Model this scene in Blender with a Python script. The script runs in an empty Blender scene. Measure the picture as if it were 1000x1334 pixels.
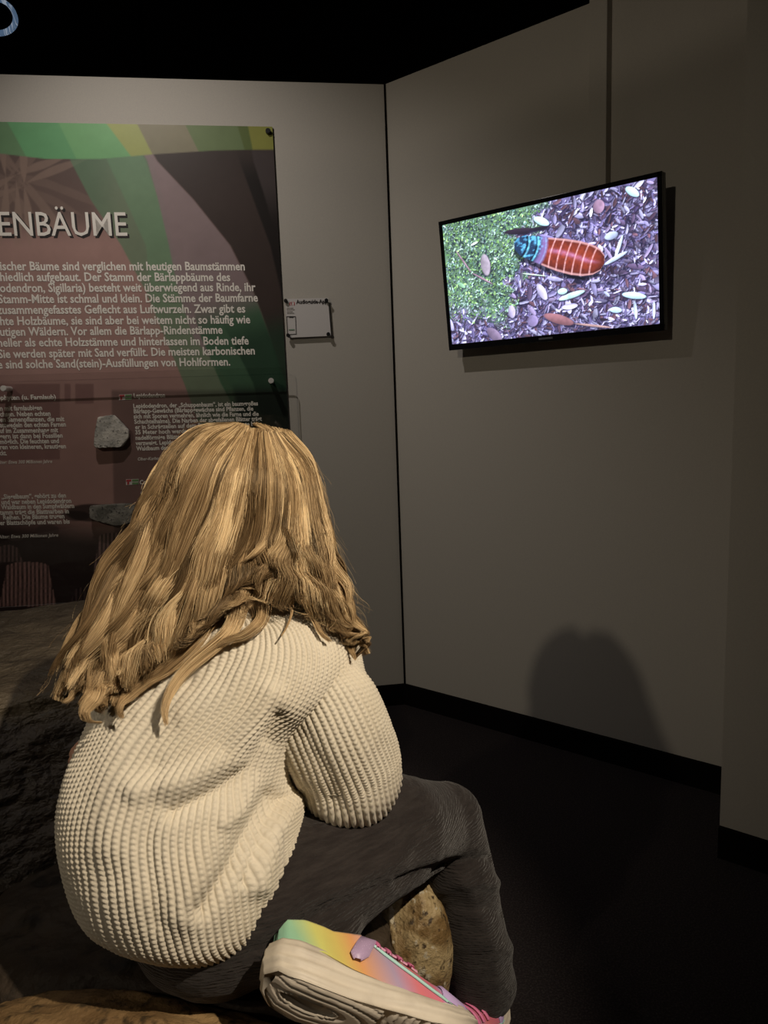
import bpy, bmesh, math, random
import numpy as np
from mathutils import Vector, Matrix
from mathutils.bvhtree import BVHTree
random.seed(7)
RNG = np.random.default_rng(11)

# ------------------------------------------------------------------ camera
F_PX, CAM_H = 930.0, 1.12
PITCH, ROLL = math.radians(8.3), math.radians(-2.1)
_f = np.array([0, math.cos(PITCH), -math.sin(PITCH)])
_r0 = np.array([1.0, 0, 0]); _u0 = np.cross(_r0, _f)
CR = math.cos(ROLL) * _r0 + math.sin(ROLL) * _u0
CU = -math.sin(ROLL) * _r0 + math.cos(ROLL) * _u0
CF = _f
O = np.array([0, 0, CAM_H])
sc = bpy.context.scene
cam_d = bpy.data.cameras.new('camera'); cam = bpy.data.objects.new('camera', cam_d)
sc.collection.objects.link(cam); sc.camera = cam
cam_d.sensor_fit = 'VERTICAL'; cam_d.sensor_height = 36.0; cam_d.lens = 36.0 * F_PX / 1334.0
cam_d.clip_start = 0.02
cam.matrix_world = Matrix(((CR[0], CU[0], -CF[0], 0), (CR[1], CU[1], -CF[1], 0), (CR[2], CU[2], -CF[2], CAM_H), (0, 0, 0, 1)))

# ------------------------------------------------------------------ world, exposure, big lights
w = bpy.data.worlds.new('world'); sc.world = w; w.use_nodes = True
w.node_tree.nodes['Background'].inputs[0].default_value = (0.9, 0.85, 0.8, 1)
w.node_tree.nodes['Background'].inputs[1].default_value = 0.017
sc.view_settings.view_transform = 'Standard'; sc.view_settings.look = 'None'
sc.view_settings.exposure = 0.0; sc.view_settings.gamma = 1.0
sc.view_settings.use_curve_mapping = False
sc.cycles.use_denoising = True
sc.cycles.max_bounces = 6
sc.cycles.transparent_max_bounces = 12

def spot(name, loc, target, watts, col, angle, blend=0.6, rad=0.03):
    l = bpy.data.lights.new(name, 'SPOT'); l.energy = watts; l.color = col
    l.spot_size = math.radians(angle); l.spot_blend = blend; l.shadow_soft_size = rad
    o = bpy.data.objects.new(name, l); sc.collection.objects.link(o)
    o.location = loc
    o.rotation_euler = (Vector(target) - Vector(loc)).to_track_quat('-Z', 'Y').to_euler()
    return o
KEY_POS = (0.98, -0.22, 2.38)
spot('key_spot', KEY_POS, (-0.16, 1.0, 0.62), 200, (1.0, 0.85, 0.66), 34, 0.7, 0.018)
POSTER_POS = (-0.78, 1.62, 2.62)
spot('poster_spot', POSTER_POS, (-0.62, 2.42, 1.1), 31, (1.0, 0.92, 0.86), 105, 1.0, 0.012)
FILL_POS = (-2.0, -1.38, 2.66)
spot('wall_spot', FILL_POS, (0.08, 2.4, 0.95), 62, (1.0, 0.87, 0.68), 52, 1.0, 0.055)
VAL_POS = (-2.45, -2.1, 2.95)
spot('upper_wall_spot', VAL_POS, (0.1, 2.4, 2.0), 30, (1.0, 0.85, 0.68), 60, 0.6, 0.01)  # unseen lamp for the upper walls, cut off below by the added board

spot('boulder_fill', (-1.75, -0.35, 2.7), (-0.95, 1.15, 0.30), 9, (1.0, 0.84, 0.66), 36, 1.0, 0.04)  # unseen fill lamp added to brighten the boulder's dark front

# ------------------------------------------------------------------ geometry helpers
def ray(px, py):
    d = CF * F_PX + CR * (px - 500) + CU * (667 - py)
    return d / np.linalg.norm(d)
def P(px, py, d):                      # point on the pixel's ray at horizontal distance d
    r = ray(px, py); return O + r * (d / math.hypot(r[0], r[1]))
def PZ(px, py, z):
    r = ray(px, py); return O + r * ((z - CAM_H) / r[2])
def PP(px, py, p0, n):
    r = ray(px, py); return O + r * (((p0 - O) @ n) / (r @ n))
def proj(pts):
    v = np.asarray(pts) - O; dz = v @ CF
    return np.stack([500 + F_PX * (v @ CR) / dz, 667 - F_PX * (v @ CU) / dz], -1)
def unit(v):
    v = np.asarray(v, float); return v / np.linalg.norm(v)

def _h(ix, iy, iz, seed):
    n = (ix * 374761393 + iy * 668265263 + iz * 2147483647 + seed * 1274126177) & 0xFFFFFFFF
    n = ((n ^ (n >> 13)) * 1274126177) & 0xFFFFFFFF
    n = (n ^ (n >> 16)) & 0xFFFFFFFF
    return n / 4294967295.0
def vnoise(p, seed=0):                 # value noise 0..1 on (...,3)
    p = np.asarray(p, float); i = np.floor(p).astype(np.int64); f = p - i; f = f * f * (3 - 2 * f)
    x, y, z = i[..., 0], i[..., 1], i[..., 2]; r = 0
    for dx in (0, 1):
        for dy in (0, 1):
            for dz in (0, 1):
                wgt = (f[..., 0] if dx else 1 - f[..., 0]) * (f[..., 1] if dy else 1 - f[..., 1]) * (f[..., 2] if dz else 1 - f[..., 2])
                r = r + wgt * _h(x + dx, y + dy, z + dz, seed)
    return r
def fbm(p, oct=4, seed=0, gain=0.5):
    a, s, t = 1.0, 0, 0; p = np.asarray(p, float)
    for k in range(oct):
        s = s + a * (vnoise(p * 2 ** k + k * 17.3, seed + k) - .5); t += a; a *= gain
    return s / t
def noise2(x, y, seed=0, oct=3):
    x, y = np.broadcast_arrays(x, y)
    return fbm(np.stack([x, y, np.zeros_like(x) + .5], -1), oct, seed)
def sstep(a, b, x):
    t = np.clip((x - a) / (b - a), 0, 1); return t * t * (3 - 2 * t)
def lin(c):
    c = np.asarray(c, float) / 255.0
    return np.where(c <= .04045, c / 12.92, ((c + .055) / 1.055) ** 2.4)
def catmull(pts, n):                   # resample control rows to n rows
    pts = np.asarray(pts, float); m = len(pts)
    pp = np.vstack([2 * pts[0] - pts[1], pts, 2 * pts[-1] - pts[-2]])
    t = np.linspace(0, m - 1, n); i = np.minimum(t.astype(int), m - 2); f = (t - i)[:, None]
    p0, p1, p2, p3 = pp[i], pp[i + 1], pp[i + 2], pp[i + 3]
    return .5 * ((2 * p1) + (-p0 + p2) * f + (2 * p0 - 5 * p1 + 4 * p2 - p3) * f ** 2 + (-p0 + 3 * p1 - 3 * p2 + p3) * f ** 3)

def even(rows, n, key):                # resample control rows with equal steps of arc length of key(rows)
    d = catmull(rows, 900); k = key(d); s_ = np.concatenate([[0], np.cumsum(np.linalg.norm(np.diff(k, axis=0), axis=1))])
    t = np.linspace(0, s_[-1], n); return np.stack([np.interp(t, s_, d[:, j]) for j in range(d.shape[1])], -1)
def link(o, parent=None):
    sc.collection.objects.link(o)
    if parent is not None: o.parent = parent
    return o
def mesh_obj(name, V, Fc, mat, parent=None, smooth=True, col=None):
    me = bpy.data.meshes.new(name)
    V = np.asarray(V, float).reshape(-1, 3)
    if isinstance(Fc, np.ndarray) and Fc.ndim == 2:
        k = Fc.shape[1]
        me.vertices.add(len(V)); me.vertices.foreach_set('co', V.ravel())
        me.loops.add(Fc.size); me.loops.foreach_set('vertex_index', Fc.ravel().astype(np.int32))
        me.polygons.add(len(Fc)); me.polygons.foreach_set('loop_start', np.arange(0, Fc.size, k, dtype=np.int32))
        me.update(calc_edges=True)
    else:
        me.from_pydata(V.tolist(), [], [list(f) for f in Fc]); me.update()
    me.validate()
    if smooth: me.polygons.foreach_set('use_smooth', np.ones(len(me.polygons), bool))
    if col is not None:
        a = me.color_attributes.new('col', 'FLOAT_COLOR', 'POINT')
        c = np.ones((len(V), 4)); c[:, :3] = np.asarray(col).reshape(-1, 3)
        a.data.foreach_set('color', c.ravel())
    if mat: me.materials.append(mat)
    return link(bpy.data.objects.new(name, me), parent)
def grid_faces(nu, nv, wrap_u=False, flip=False):   # verts indexed v*nu+u
    u = np.arange(nu if wrap_u else nu - 1); v = np.arange(nv - 1)
    U, Vv = np.meshgrid(u, v); U2 = (U + 1) % nu
    q = np.stack([Vv * nu + U, Vv * nu + U2, (Vv + 1) * nu + U2, (Vv + 1) * nu + U], -1).reshape(-1, 4)
    return q[:, ::-1].copy() if flip else q
def grid_normals(G, wrap):             # G (nv,nu,3)
    if wrap: du = np.roll(G, -1, 1) - np.roll(G, 1, 1)
    else: du = np.gradient(G, axis=1)
    dv = np.gradient(G, axis=0)
    n = np.cross(du, dv); return n / np.maximum(np.linalg.norm(n, axis=-1, keepdims=True), 1e-9)
def bm_obj(name, bm, mat, parent=None, smooth=False):
    me = bpy.data.meshes.new(name); bmesh.ops.recalc_face_normals(bm, faces=bm.faces); bm.to_mesh(me); bm.free()
    if smooth: me.polygons.foreach_set('use_smooth', np.ones(len(me.polygons), bool))
    if mat: me.materials.append(mat)
    return link(bpy.data.objects.new(name, me), parent)
def box_bm(bm, c, ax, ay, az, hx, hy, hz, bevel=0.0):
    M = Matrix(((ax[0] * hx * 2, ay[0] * hy * 2, az[0] * hz * 2, c[0]), (ax[1] * hx * 2, ay[1] * hy * 2, az[1] * hz * 2, c[1]),
                (ax[2] * hx * 2, ay[2] * hy * 2, az[2] * hz * 2, c[2]), (0, 0, 0, 1)))
    r = bmesh.ops.create_cube(bm, size=1.0, matrix=M)
    if bevel:
        es = {e for v in r['verts'] for e in v.link_edges}
        bmesh.ops.bevel(bm, geom=list(es), offset=bevel, segments=2, affect='EDGES', profile=.6)
def cyl_bm(bm, p0, p1, r0, r1, seg=20, bevel=0):
    p0 = Vector(p0); p1 = Vector(p1); d = p1 - p0
    M = Matrix.Translation((p0 + p1) / 2) @ d.to_track_quat('Z', 'Y').to_matrix().to_4x4()
    r = bmesh.ops.create_cone(bm, cap_ends=True, segments=seg, radius1=r0, radius2=r1, depth=d.length, matrix=M)
    if bevel:
        es = [e for e in {e for v in r['verts'] for e in v.link_edges} if len(e.link_faces) == 2 and any(len(f.verts) > 4 for f in e.link_faces)]
        bmesh.ops.bevel(bm, geom=es, offset=bevel, segments=2, affect='EDGES')
def tube(name, pts, rad, mat, parent=None, seg=8, n=None, flat=1.0, nrm=None):
    pts = np.asarray(pts, float)
    if n: pts = catmull(pts, n)
    m = len(pts); rad = np.interp(np.linspace(0, 1, m), np.linspace(0, 1, len(np.atleast_1d(rad))), np.atleast_1d(rad)) if np.size(rad) > 1 else np.full(m, rad)
    T = np.gradient(pts, axis=0); T /= np.linalg.norm(T, axis=1, keepdims=True)
    ref = np.array([0, 0, 1.0]) if nrm is None else np.asarray(nrm, float)
    A = ref - (T @ ref)[:, None] * T
    A /= np.maximum(np.linalg.norm(A, axis=1, keepdims=True), 1e-6); B = np.cross(T, A)
    th = np.linspace(0, 2 * math.pi, seg, endpoint=False)
    G = pts[:, None] + (A[:, None] * (np.cos(th)[None, :, None] * flat) + B[:, None] * np.sin(th)[None, :, None]) * rad[:, None, None]
    Fq = [tuple(f) for f in grid_faces(seg, m, True)]
    Fq += [tuple(range(seg))[::-1], tuple((m - 1) * seg + k for k in range(seg))]
    return mesh_obj(name, G.reshape(-1, 3), Fq, mat, parent)
def tag(o, label, cat=None, group=None, kind=None):
    if label: o['label'] = label
    if cat: o['category'] = cat
    if group: o['group'] = group
    if kind: o['kind'] = kind
    return o
def empty(name, loc=(0, 0, 0)):
    o = bpy.data.objects.new(name, None); sc.collection.objects.link(o); o.location = loc; o.empty_display_size = .05
    return o
def reparent(o, root):                 # keep world placement while root sits at its base
    o.parent = root; o.matrix_parent_inverse = Matrix.Translation(-Vector(root.location))
    return o

# ------------------------------------------------------------------ materials
def mat(name, base=(.5, .5, .5), rough=.6, metal=0, spec=.5, attr=None, noise=None, bump=None, emit=None, sheen=0, coords='Object'):
    """noise=(scale,detail,col2,lo,hi[,stretch]) mixes colour; bump=[(kind,scale,strength,dist[,stretch]),...]"""
    m = bpy.data.materials.new(name); m.use_nodes = True; nt = m.node_tree; N = nt.nodes; L = nt.links
    b = N['Principled BSDF']; b.inputs['Roughness'].default_value = rough; b.inputs['Metallic'].default_value = metal
    b.inputs['Specular IOR Level'].default_value = spec
    if sheen: b.inputs['Sheen Weight'].default_value = sheen; b.inputs['Sheen Roughness'].default_value = .5
    b.inputs['Base Color'].default_value = (*base, 1)
    tc = N.new('ShaderNodeTexCoord')
    def coord(st):
        if st is None: return tc.outputs[coords]
        mp = N.new('ShaderNodeMapping'); mp.inputs['Scale'].default_value = st; L.new(tc.outputs[coords], mp.inputs[0]); return mp.outputs[0]
    src = None
    if attr:
        a = N.new('ShaderNodeAttribute'); a.attribute_name = attr; src = a.outputs['Color']; L.new(src, b.inputs['Base Color'])
    if noise:
        for ns in (noise if isinstance(noise, list) else [noise]):
            t = N.new('ShaderNodeTexNoise'); t.inputs['Scale'].default_value = ns[0]; t.inputs['Detail'].default_value = ns[1]
            L.new(coord(ns[5] if len(ns) > 5 else None), t.inputs['Vector'])
            r = N.new('ShaderNodeMapRange'); r.inputs[1].default_value = ns[3]; r.inputs[2].default_value = ns[4]; L.new(t.outputs['Fac'], r.inputs[0])
            mx = N.new('ShaderNodeMix'); mx.data_type = 'RGBA'; L.new(r.outputs[0], mx.inputs[0])
            if src: L.new(src, mx.inputs[6])
            else: mx.inputs[6].default_value = (*base, 1)
            mx.inputs[7].default_value = (*ns[2], 1); src = mx.outputs[2]
        L.new(src, b.inputs['Base Color'])
    prev = None
    for bp in (bump or []):
        st = bp[4] if len(bp) > 4 else None
        if bp[0] == 'noise':
            t = N.new('ShaderNodeTexNoise'); t.inputs['Detail'].default_value = 6; out = 'Fac'
        elif bp[0] == 'voronoi':
            t = N.new('ShaderNodeTexVoronoi'); out = 'Distance'
        else:
            t = N.new('ShaderNodeTexWave'); t.bands_direction = 'Z'; t.inputs['Distortion'].default_value = 3.5; t.inputs['Detail'].default_value = 3
            t.inputs['Detail Scale'].default_value = 1.5; out = 'Fac'
        t.inputs['Scale'].default_value = bp[1]; L.new(coord(st), t.inputs['Vector'])
        bn = N.new('ShaderNodeBump'); bn.inputs['Strength'].default_value = bp[2]; bn.inputs['Distance'].default_value = bp[3]
        L.new(t.outputs[out], bn.inputs['Height'])
        if prev: L.new(prev, bn.inputs['Normal'])
        prev = bn.outputs[0]
    if prev: L.new(prev, b.inputs['Normal'])
    if emit:
        b.inputs['Emission Strength'].default_value = emit
        if src: L.new(src, b.inputs['Emission Color'])
        else: b.inputs['Emission Color'].default_value = (*base, 1)
    return m

M_wall = mat('wall_paint', (.52, .49, .43), .8, spec=.25, noise=(260, 3, (.485, .455, .41), .3, .7), bump=[('noise', 520, .10, .001)])
M_black = mat('black_paint', (.006, .005, .005), .95, spec=.03)
M_ceil = mat('ceiling_black', (.006, .005, .005), .95, spec=.1)
M_carpet = mat('carpet_black', (.022, .018, .019), 1, spec=.05, noise=(260, 4, (.05, .043, .042), .45, .75), bump=[('noise', 300, .6, .004)])
M_plast = mat('black_plastic', (.012, .012, .013), .32)
M_pin = mat('pin_black', (.01, .01, .01), .4)
M_steel = mat('steel', (.74, .72, .68), .35, metal=.25)
M_white_ink = mat('white_ink', (.93, .88, .80), .7, spec=.2)
M_dark_ink = mat('dark_ink', (.02, .015, .015), .7)
M_grey_ink = mat('grey_ink', (.35, .33, .31), .7)

# ------------------------------------------------------------------ room shell
BB = .08
d1 = np.array([math.sin(math.radians(82)), math.cos(math.radians(82)), 0])     # along the poster wall, to the right
n1 = np.array([d1[1], -d1[0], 0])                                             # out of the poster wall
Z = np.array([0, 0, 1.0])
C = PZ(527, 890, BB); D = PZ(937, 998, BB)
d2 = unit(D - C); n2 = np.array([d2[1], -d2[0], 0]); n2 = n2 if (O - C) @ n2 > 0 else -n2
C0 = np.array([C[0], C[1], 0.])
TOP = float(PP(500, 110, C, n1)[2])
def slab(name, a, b, z0, z1, nout, th, m, kind='structure', parent=None, bevel=0):
    a = np.array([a[0], a[1], 0.]); b = np.array([b[0], b[1], 0.])
    c = (a + b) / 2 - nout * th / 2 + Z * (z0 + z1) / 2; d = unit(b - a)
    bm = bmesh.new(); box_bm(bm, c, d, nout, Z, np.linalg.norm(b - a) / 2, th / 2, (z1 - z0) / 2, bevel)
    o = bm_obj(name, bm, m, parent)
    if kind: o['kind'] = kind
    return o
slab('wall_left', C0 - d1 * 3.2, C0, .0, TOP, n1, .04, M_wall)
slab('wall_right', C0 + d2 * .004, C0 + d2 * 1.25, .0, TOP, n2, .04, M_wall)
# nearer wall panel at the right edge
E1 = PZ(937, 1075, BB); e0 = np.array([E1[0], E1[1], 0.])
slab('wall_front', e0, e0 + d2 * 1.6, 0, TOP + .35, n2, .05, M_wall)
slab('wall_return', e0 - n2 * .05, e0 - n2 * .30, 0, TOP + .35, -d2, .012, M_wall)
slab('baseboard_left', C0 - d1 * 3.2, C0 + n1 * .0, 0, BB, n1, -.012, M_black)
slab('baseboard_right', C0 + d2 * .005, C0 + d2 * 1.2, 0, BB, n2, -.012, M_black)
slab('baseboard_front', e0, e0 + d2 * 1.6, 0, BB, n2, -.012, M_black)
slab('trim_1', C0 - d1 * .004 + n1 * .003, C0 + d2 * .002 + n1 * .003, BB, TOP, n1, -.003, M_black)
def plate(name, x0, x1, y0, y1, z, m):
    bm = bmesh.new(); box_bm(bm, ((x0 + x1) / 2, (y0 + y1) / 2, z), (1, 0, 0), (0, 1, 0), (0, 0, 1), (x1 - x0) / 2, (y1 - y0) / 2, .02)
    o = bm_obj(name, bm, m); o['kind'] = 'structure'; return o
plate('floor', -3.6, 3.4, -2.6, 3.6, -.02, M_carpet)
plate('ceiling', -3.6, 3.4, -2.6, 3.6, 3.22, M_ceil)
slab('wall_back', np.array([3.4, -2.6]), np.array([-3.6, -2.6]), 0, 3.2, np.array([0, 1., 0]), .03, M_black)
slab('wall_rear', np.array([-3.6, 3.6]), np.array([3.4, 3.6]), 0, 3.2, np.array([0, -1., 0]), .03, M_black)
slab('wall_side', np.array([-3.6, -2.6]), np.array([-3.6, 3.6]), 0, 3.2, np.array([1., 0, 0]), .03, M_black)
slab('wall_east', np.array([3.4, 3.6]), np.array([3.4, -2.6]), 0, 3.2, np.array([-1., 0, 0]), .03, M_black)

# ------------------------------------------------------------------ cable duct above the television
ca = PP(774, 40, C, n2); cb = PP(797, 40, C, n2)
a2 = (ca - C0) @ d2; b2 = (cb - C0) @ d2
duct = slab('cable_duct', C0 + d2 * a2 + n2 * .0005, C0 + d2 * b2 + n2 * .0005, 1.64, TOP + .0, n2, -.036, M_wall, kind=None, bevel=.002)
tag(duct, 'grey vertical cable duct running up the wall above the television', 'cable duct')

# ------------------------------------------------------------------ unseen lamp and an added board that keeps its light on the upper walls
vp = np.array(VAL_POS); qa = PP(503, 220, C0, n2); qb = PP(770, 117, C0, n2)
ba = vp + (qa - vp) * .13; bb = vp + (qb - vp) * .13; bd_ = unit(bb - ba); bf = unit(np.cross(bd_, np.cross(qa - vp, bd_))); bdn = unit(np.cross(bd_, unit(qa - vp))); bdn = -bdn if bdn[2] > 0 else bdn
vl = empty('unseen_spotlight', tuple(vp + Z * .05)); tag(vl, 'unseen black spotlight with an added board shaping its light, behind the viewer', 'spotlight')
bm = bmesh.new(); box_bm(bm, (ba + bb) / 2 + bdn * .13, bd_, bdn, unit(np.cross(bd_, bdn)), .55, .13, .003); reparent(bm_obj('light_board', bm, M_black), vl)
bm = bmesh.new(); cyl_bm(bm, vp + Z * .06, np.array([vp[0], vp[1], 3.2]), .045, .045, 20, .004); reparent(bm_obj('housing', bm, M_black), vl)

# ------------------------------------------------------------------ poster panel
POFF = .008
pp0 = C0 + n1 * POFF
TR = PP(355, 165, pp0, n1); TR_u = (TR - C0) @ d1; PT = TR[2]
RB = PP(376, 560, pp0, n1); R_u = .5 * (TR_u + (RB - C0) @ d1)
L_u = (PP(-190, 300, pp0, n1) - C0) @ d1; PBOT = .44
nu, nv = 400, 470
us = np.linspace(L_u, R_u, nu); vs = np.linspace(PT, PBOT, nv)
U, V = np.meshgrid(us, vs)
G = pp0 + U[..., None] * d1 + V[..., None] * Z
q = proj(G.reshape(-1, 3)).reshape(nv, nu, 2); X, Y = q[..., 0], q[..., 1]
def below(xs, ys, x): return np.interp(x, xs, ys)
def paint(col, mask, c, a=1.0):
    m = np.clip(mask, 0, 1)[..., None] * a; return col * (1 - m) + np.asarray(lin(c)) * m
K = 1.0
col = np.zeros((nv, nu, 3)) + lin((132, 104, 98))
nz = noise2(X / 60, Y / 60, 3, 4); nf = noise2(X / 9, Y / 9, 5, 3)
# dark right zone
edge = lambda xs, ys, wd=1.5: sstep(-wd, wd, X - np.interp(Y, ys, xs))      # 1 right of curve x(y)
y0 = [160, 210, 260, 320, 380, 440, 500, 560]
col = paint(col, sstep(190, 330, Y) * 0 + sstep(260, 170, Y), (95, 84, 80), .8)
# fern picture at left top
fern = sstep(150, 60, X) * sstep(200, 215, Y) * sstep(330, 280, Y)
fr = 0
for k in range(26):
    cx, cy = 20 + 14 * math.sin(k * 2.1), 235 + 8 * math.cos(k * 1.7); an = k * .62 + .3; ln = 95 + 30 * math.sin(k * 3.3)
    dx, dy = X - cx, Y - cy; al = dx * math.cos(an) + dy * math.sin(an); ac = -dx * math.sin(an) + dy * math.cos(an) - .0012 * al * al
    wd = np.clip(5.5 * np.sin(np.clip(al / ln, 0, 1) * math.pi), 0, 9)
    fr = np.maximum(fr, sstep(wd + 1, wd - 1, abs(ac)) * (al > 0) * (al < ln) * (.35 + .65 * ((k * 7) % 5) / 4))
col = paint(col, sstep(170, 110, X) * sstep(325, 270, Y), (70, 58, 54), .75)
col = paint(col, fr * sstep(175, 120, X) * sstep(335, 290, Y), (125, 106, 94), .6)
# sweeping bands
gA = sstep(-1, 1, X - np.interp(Y, y0, [78, 92, 118, 158, 190, 215, 240, 262])) * (1 - sstep(-1, 1, X - np.interp(Y, y0, [185, 200, 213, 225, 240, 262, 290, 330])))
col = paint(col, gA, (78, 112, 86), .72)
gB = edge([120, 140, 163, 190, 196, 196, 198, 205], y0) * (1 - edge([160, 190, 206, 222, 234, 250, 290, 330], y0))
col = paint(col, gB * sstep(480, 300, Y), (88, 128, 96), .45)
mA = edge([165, 192, 206, 220, 232, 252, 300, 330], y0) * (1 - edge([176, 205, 252, 300, 330, 352, 364, 366], y0))
col = paint(col, mA, (116, 102, 104), .95)
dk = edge([176, 205, 252, 300, 330, 352, 364, 366], y0)
col = paint(col, dk, (58, 49, 46), .95)
dk2 = edge([300, 312, 330, 352, 366, 372, 376, 380], y0)
col = paint(col, dk2 * sstep(190, 240, Y), (34, 29, 28), .9)
mr = edge([322, 330, 346, 362, 380, 390, 400, 400], y0)
col = paint(col, mr * sstep(185, 200, Y) * sstep(300, 235, Y), (70, 62, 62), .9)
# lower green wedge
gw = edge([400, 400, 400, 300, 245, 262, 288, 320], y0) * sstep(395, 440, Y + .3 * (X - 250)) * (1 - edge([420] * 4 + [330, 352, 372, 374], y0))
col = paint(col, gw, (52, 92, 66), .9)
gw2 = edge([240, 240, 240, 250, 262, 300, 330, 345], y0) * sstep(425, 470, Y + .25 * (X - 250))
col = paint(col, gw2, (38, 66, 50), .8)
# top strip: greens
top = 1 - sstep(-1, 1, Y - np.interp(X, [-200, 0, 60, 130, 200, 280, 330, 360], [192, 200, 207, 207, 201, 196, 195, 195]))
def bandx(x0, x1, sl=.5): return sstep(-1, 1, X - (x0 + (Y - 160) * sl)) * (1 - sstep(-1, 1, X - (x1 + (Y - 160) * sl)))
tc_ = np.zeros_like(col) + lin((84, 118, 84))
tc_ = paint(tc_, bandx(10, 76, .55), (80, 134, 92)); tc_ = paint(tc_, bandx(76, 150, .5), (92, 140, 94)); tc_ = paint(tc_, bandx(138, 178, .75), (128, 134, 74))
tc_ = paint(tc_, bandx(178, 262, .5), (112, 108, 88)); tc_ = paint(tc_, bandx(240, 308, .5), (92, 108, 72)); tc_ = paint(tc_, bandx(308, 322, .3), (84, 98, 50)); tc_ = paint(tc_, bandx(322, 380, .2), (116, 118, 48))
col = col * (1 - top[..., None]) + tc_ * top[..., None]
# lower text boxes
for bx in ((-60, 78, 500, 600), (84, 92, 500, 524), (98, 122, 500, 528)):
    mk = sstep(-1, 1, X - bx[0]) * sstep(1, -1, X - bx[1]) * sstep(-1, 1, Y - bx[2]) * sstep(1, -1, Y - bx[3] + .02 * X)
    col = paint(col, mk, (96, 66, 66), .55)
mk = sstep(-2, 2, X - 145 - (Y - 500) * .02) * sstep(505, 512, Y) * (1 - dk2)
col = paint(col, mk, (52, 42, 42), .72 * (1 - .4 * gw.max()))
mk = sstep(-2, 6, X - 300 - (Y - 500) * .2) * sstep(495, 520, Y)
col = paint(col, mk, (28, 38, 34), .8)
# engraving of the fossil forest at the bottom
bot = sstep(655, 700, Y + 14 * nz - .12 * X)
col = paint(col, bot, (34, 27, 27), .9)
def stump(cx, y_top, hw_top, hw_bot, y_bot, c):
    t = np.clip((Y - y_top) / (y_bot - y_top), 0, 1); hw = hw_top + (hw_bot - hw_top) * t ** 1.3
    m = (abs(X - cx) < hw) * (Y > y_top - 6 * np.sqrt(np.clip(1 - ((X - cx) / hw_top) ** 2, 0, 1))) * (Y < y_bot)
    gro = .5 + .5 * np.sin((X - cx) * 1.15 + 3 * noise2(X / 12, Y / 30, 8)) * sstep(0, 1, (.5 + noise2(X / 5, Y / 3.5, 9, 2)) * 1.3)
    return m * 1.0, gro
for (cx, yt, a, b, yb, c) in ((36, 738, 28, 38, 790, (150, 116, 110)), (150, 700, 22, 36, 780, (128, 102, 98)), (10, 716, 14, 20, 732, (110, 88, 84)), (-70, 700, 30, 44, 800, (120, 96, 92)), (120, 770, 24, 34, 800, (84, 66, 66))):
    m, gro = stump(cx, yt, a, b, yb, c); col = paint(col, m, (36, 28, 28)); col = paint(col, m * gro, c, .9)
for (cx, cy, ax_, ay_) in ((62, 690, 16, 7), (98, 672, 20, 7), (20, 700, 12, 5), (118, 668, 34, 12)):
    rr = ((X - cx) / ax_) ** 2 + ((Y - cy) / ay_) ** 2; col = paint(col, sstep(1.1, .7, rr), (74, 60, 58) if cx != 118 else (40, 33, 32), .8)
col = col * (1 + .22 * nz + .10 * nf)[..., None]
col = col * .72 + col.mean(-1, keepdims=True) * np.array([.29, .275, .265])
col = np.clip((col / .2) ** 1.35 * .2 * 1.85, 0.005, .8)
panel = empty('info_panel', tuple(C0 + d1 * (L_u + R_u) / 2 + n1 * .01))
tag(panel, 'large printed information panel with green bands and white German text about fossil trees', 'information panel')
M_poster = mat('poster_print', attr='col', rough=.42, spec=.35)
reparent(mesh_obj('print', G.reshape(-1, 3), grid_faces(nu, nv, flip=True), M_poster, None, True, col), panel)
reparent(slab('backing_board', C0 + d1 * L_u + n1 * (POFF - .0008), C0 + d1 * R_u + n1 * (POFF - .0008), PBOT, PT, n1, .0068, mat('board_edge', (.12, .11, .1), .5), kind=None), panel)
# pins and standoffs holding the panel
def pin(px, py, r, m, ln0, ln1, parent, nm='pin', bev=.0015):
    p = PP(px, py, C0 + n1 * ln1, n1); b = p - n1 * (ln1 - ln0)
    bm = bmesh.new(); cyl_bm(bm, b, p, r, r, 20, bev)
    o = bm_obj(nm, bm, m, None, False); return reparent(o, parent) if parent else o
pin(349, 170, .0085, M_pin, POFF, POFF + .012, panel, 'pin')

def text_mesh(lines, m, name, parent, off, italic=False, bold=0.0, plane_n=n1, plane_d=d1, base=None):
    """lines: (text, x0, yb0, x1, yb1, em_px) with baselines between the two pixels on the printed plane"""
    base = C0 if base is None else base
    VV, FF, k = [], [], 0
    dg = None
    for (s, x0, ya, x1, yb, em) in lines:
        cu = bpy.data.curves.new('t', 'FONT'); cu.body = s; cu.size = 1; cu.resolution_u = 2; cu.offset = bold
        if italic: cu.shear = .25
        ob = bpy.data.objects.new('t', cu); sc.collection.objects.link(ob)
        bpy.context.view_layer.update()
        me = ob.to_mesh(); v = np.empty(len(me.vertices) * 3); me.vertices.foreach_get('co', v); v = v.reshape(-1, 3)
        fs = [tuple(p.vertices) for p in me.polygons]
        ob.to_mesh_clear(); bpy.data.objects.remove(ob); bpy.data.curves.remove(cu)
        a = PP(x0, ya, base + plane_n * off, plane_n); b = PP(x1, yb, base + plane_n * off, plane_n)
        emw = em * np.linalg.norm(a - O) / F_PX
        wid = v[:, 0].max() - min(0, v[:, 0].min()); dr = unit(b - a)
        sx = np.linalg.norm(b - a) / wid
        VV.append(a + v[:, :1] * sx * dr + v[:, 1:2] * emw * Z)
        FF += [tuple(i + k for i in f) for f in fs]; k += len(v)
    o = mesh_obj(name, np.vstack(VV), FF, m, None, False)
    return reparent(o, parent)
E_ = .0012
text_mesh([("ENBÄUME", 0.5, 309.5, 168.5, 309.5, 36)], M_dark_ink, 'heading_shadow', panel, POFF + .0008, bold=.012)
text_mesh([("ENBÄUME", -3, 307, 166, 307, 36)], M_white_ink, 'heading', panel, POFF + .0016, bold=.004)
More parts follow.
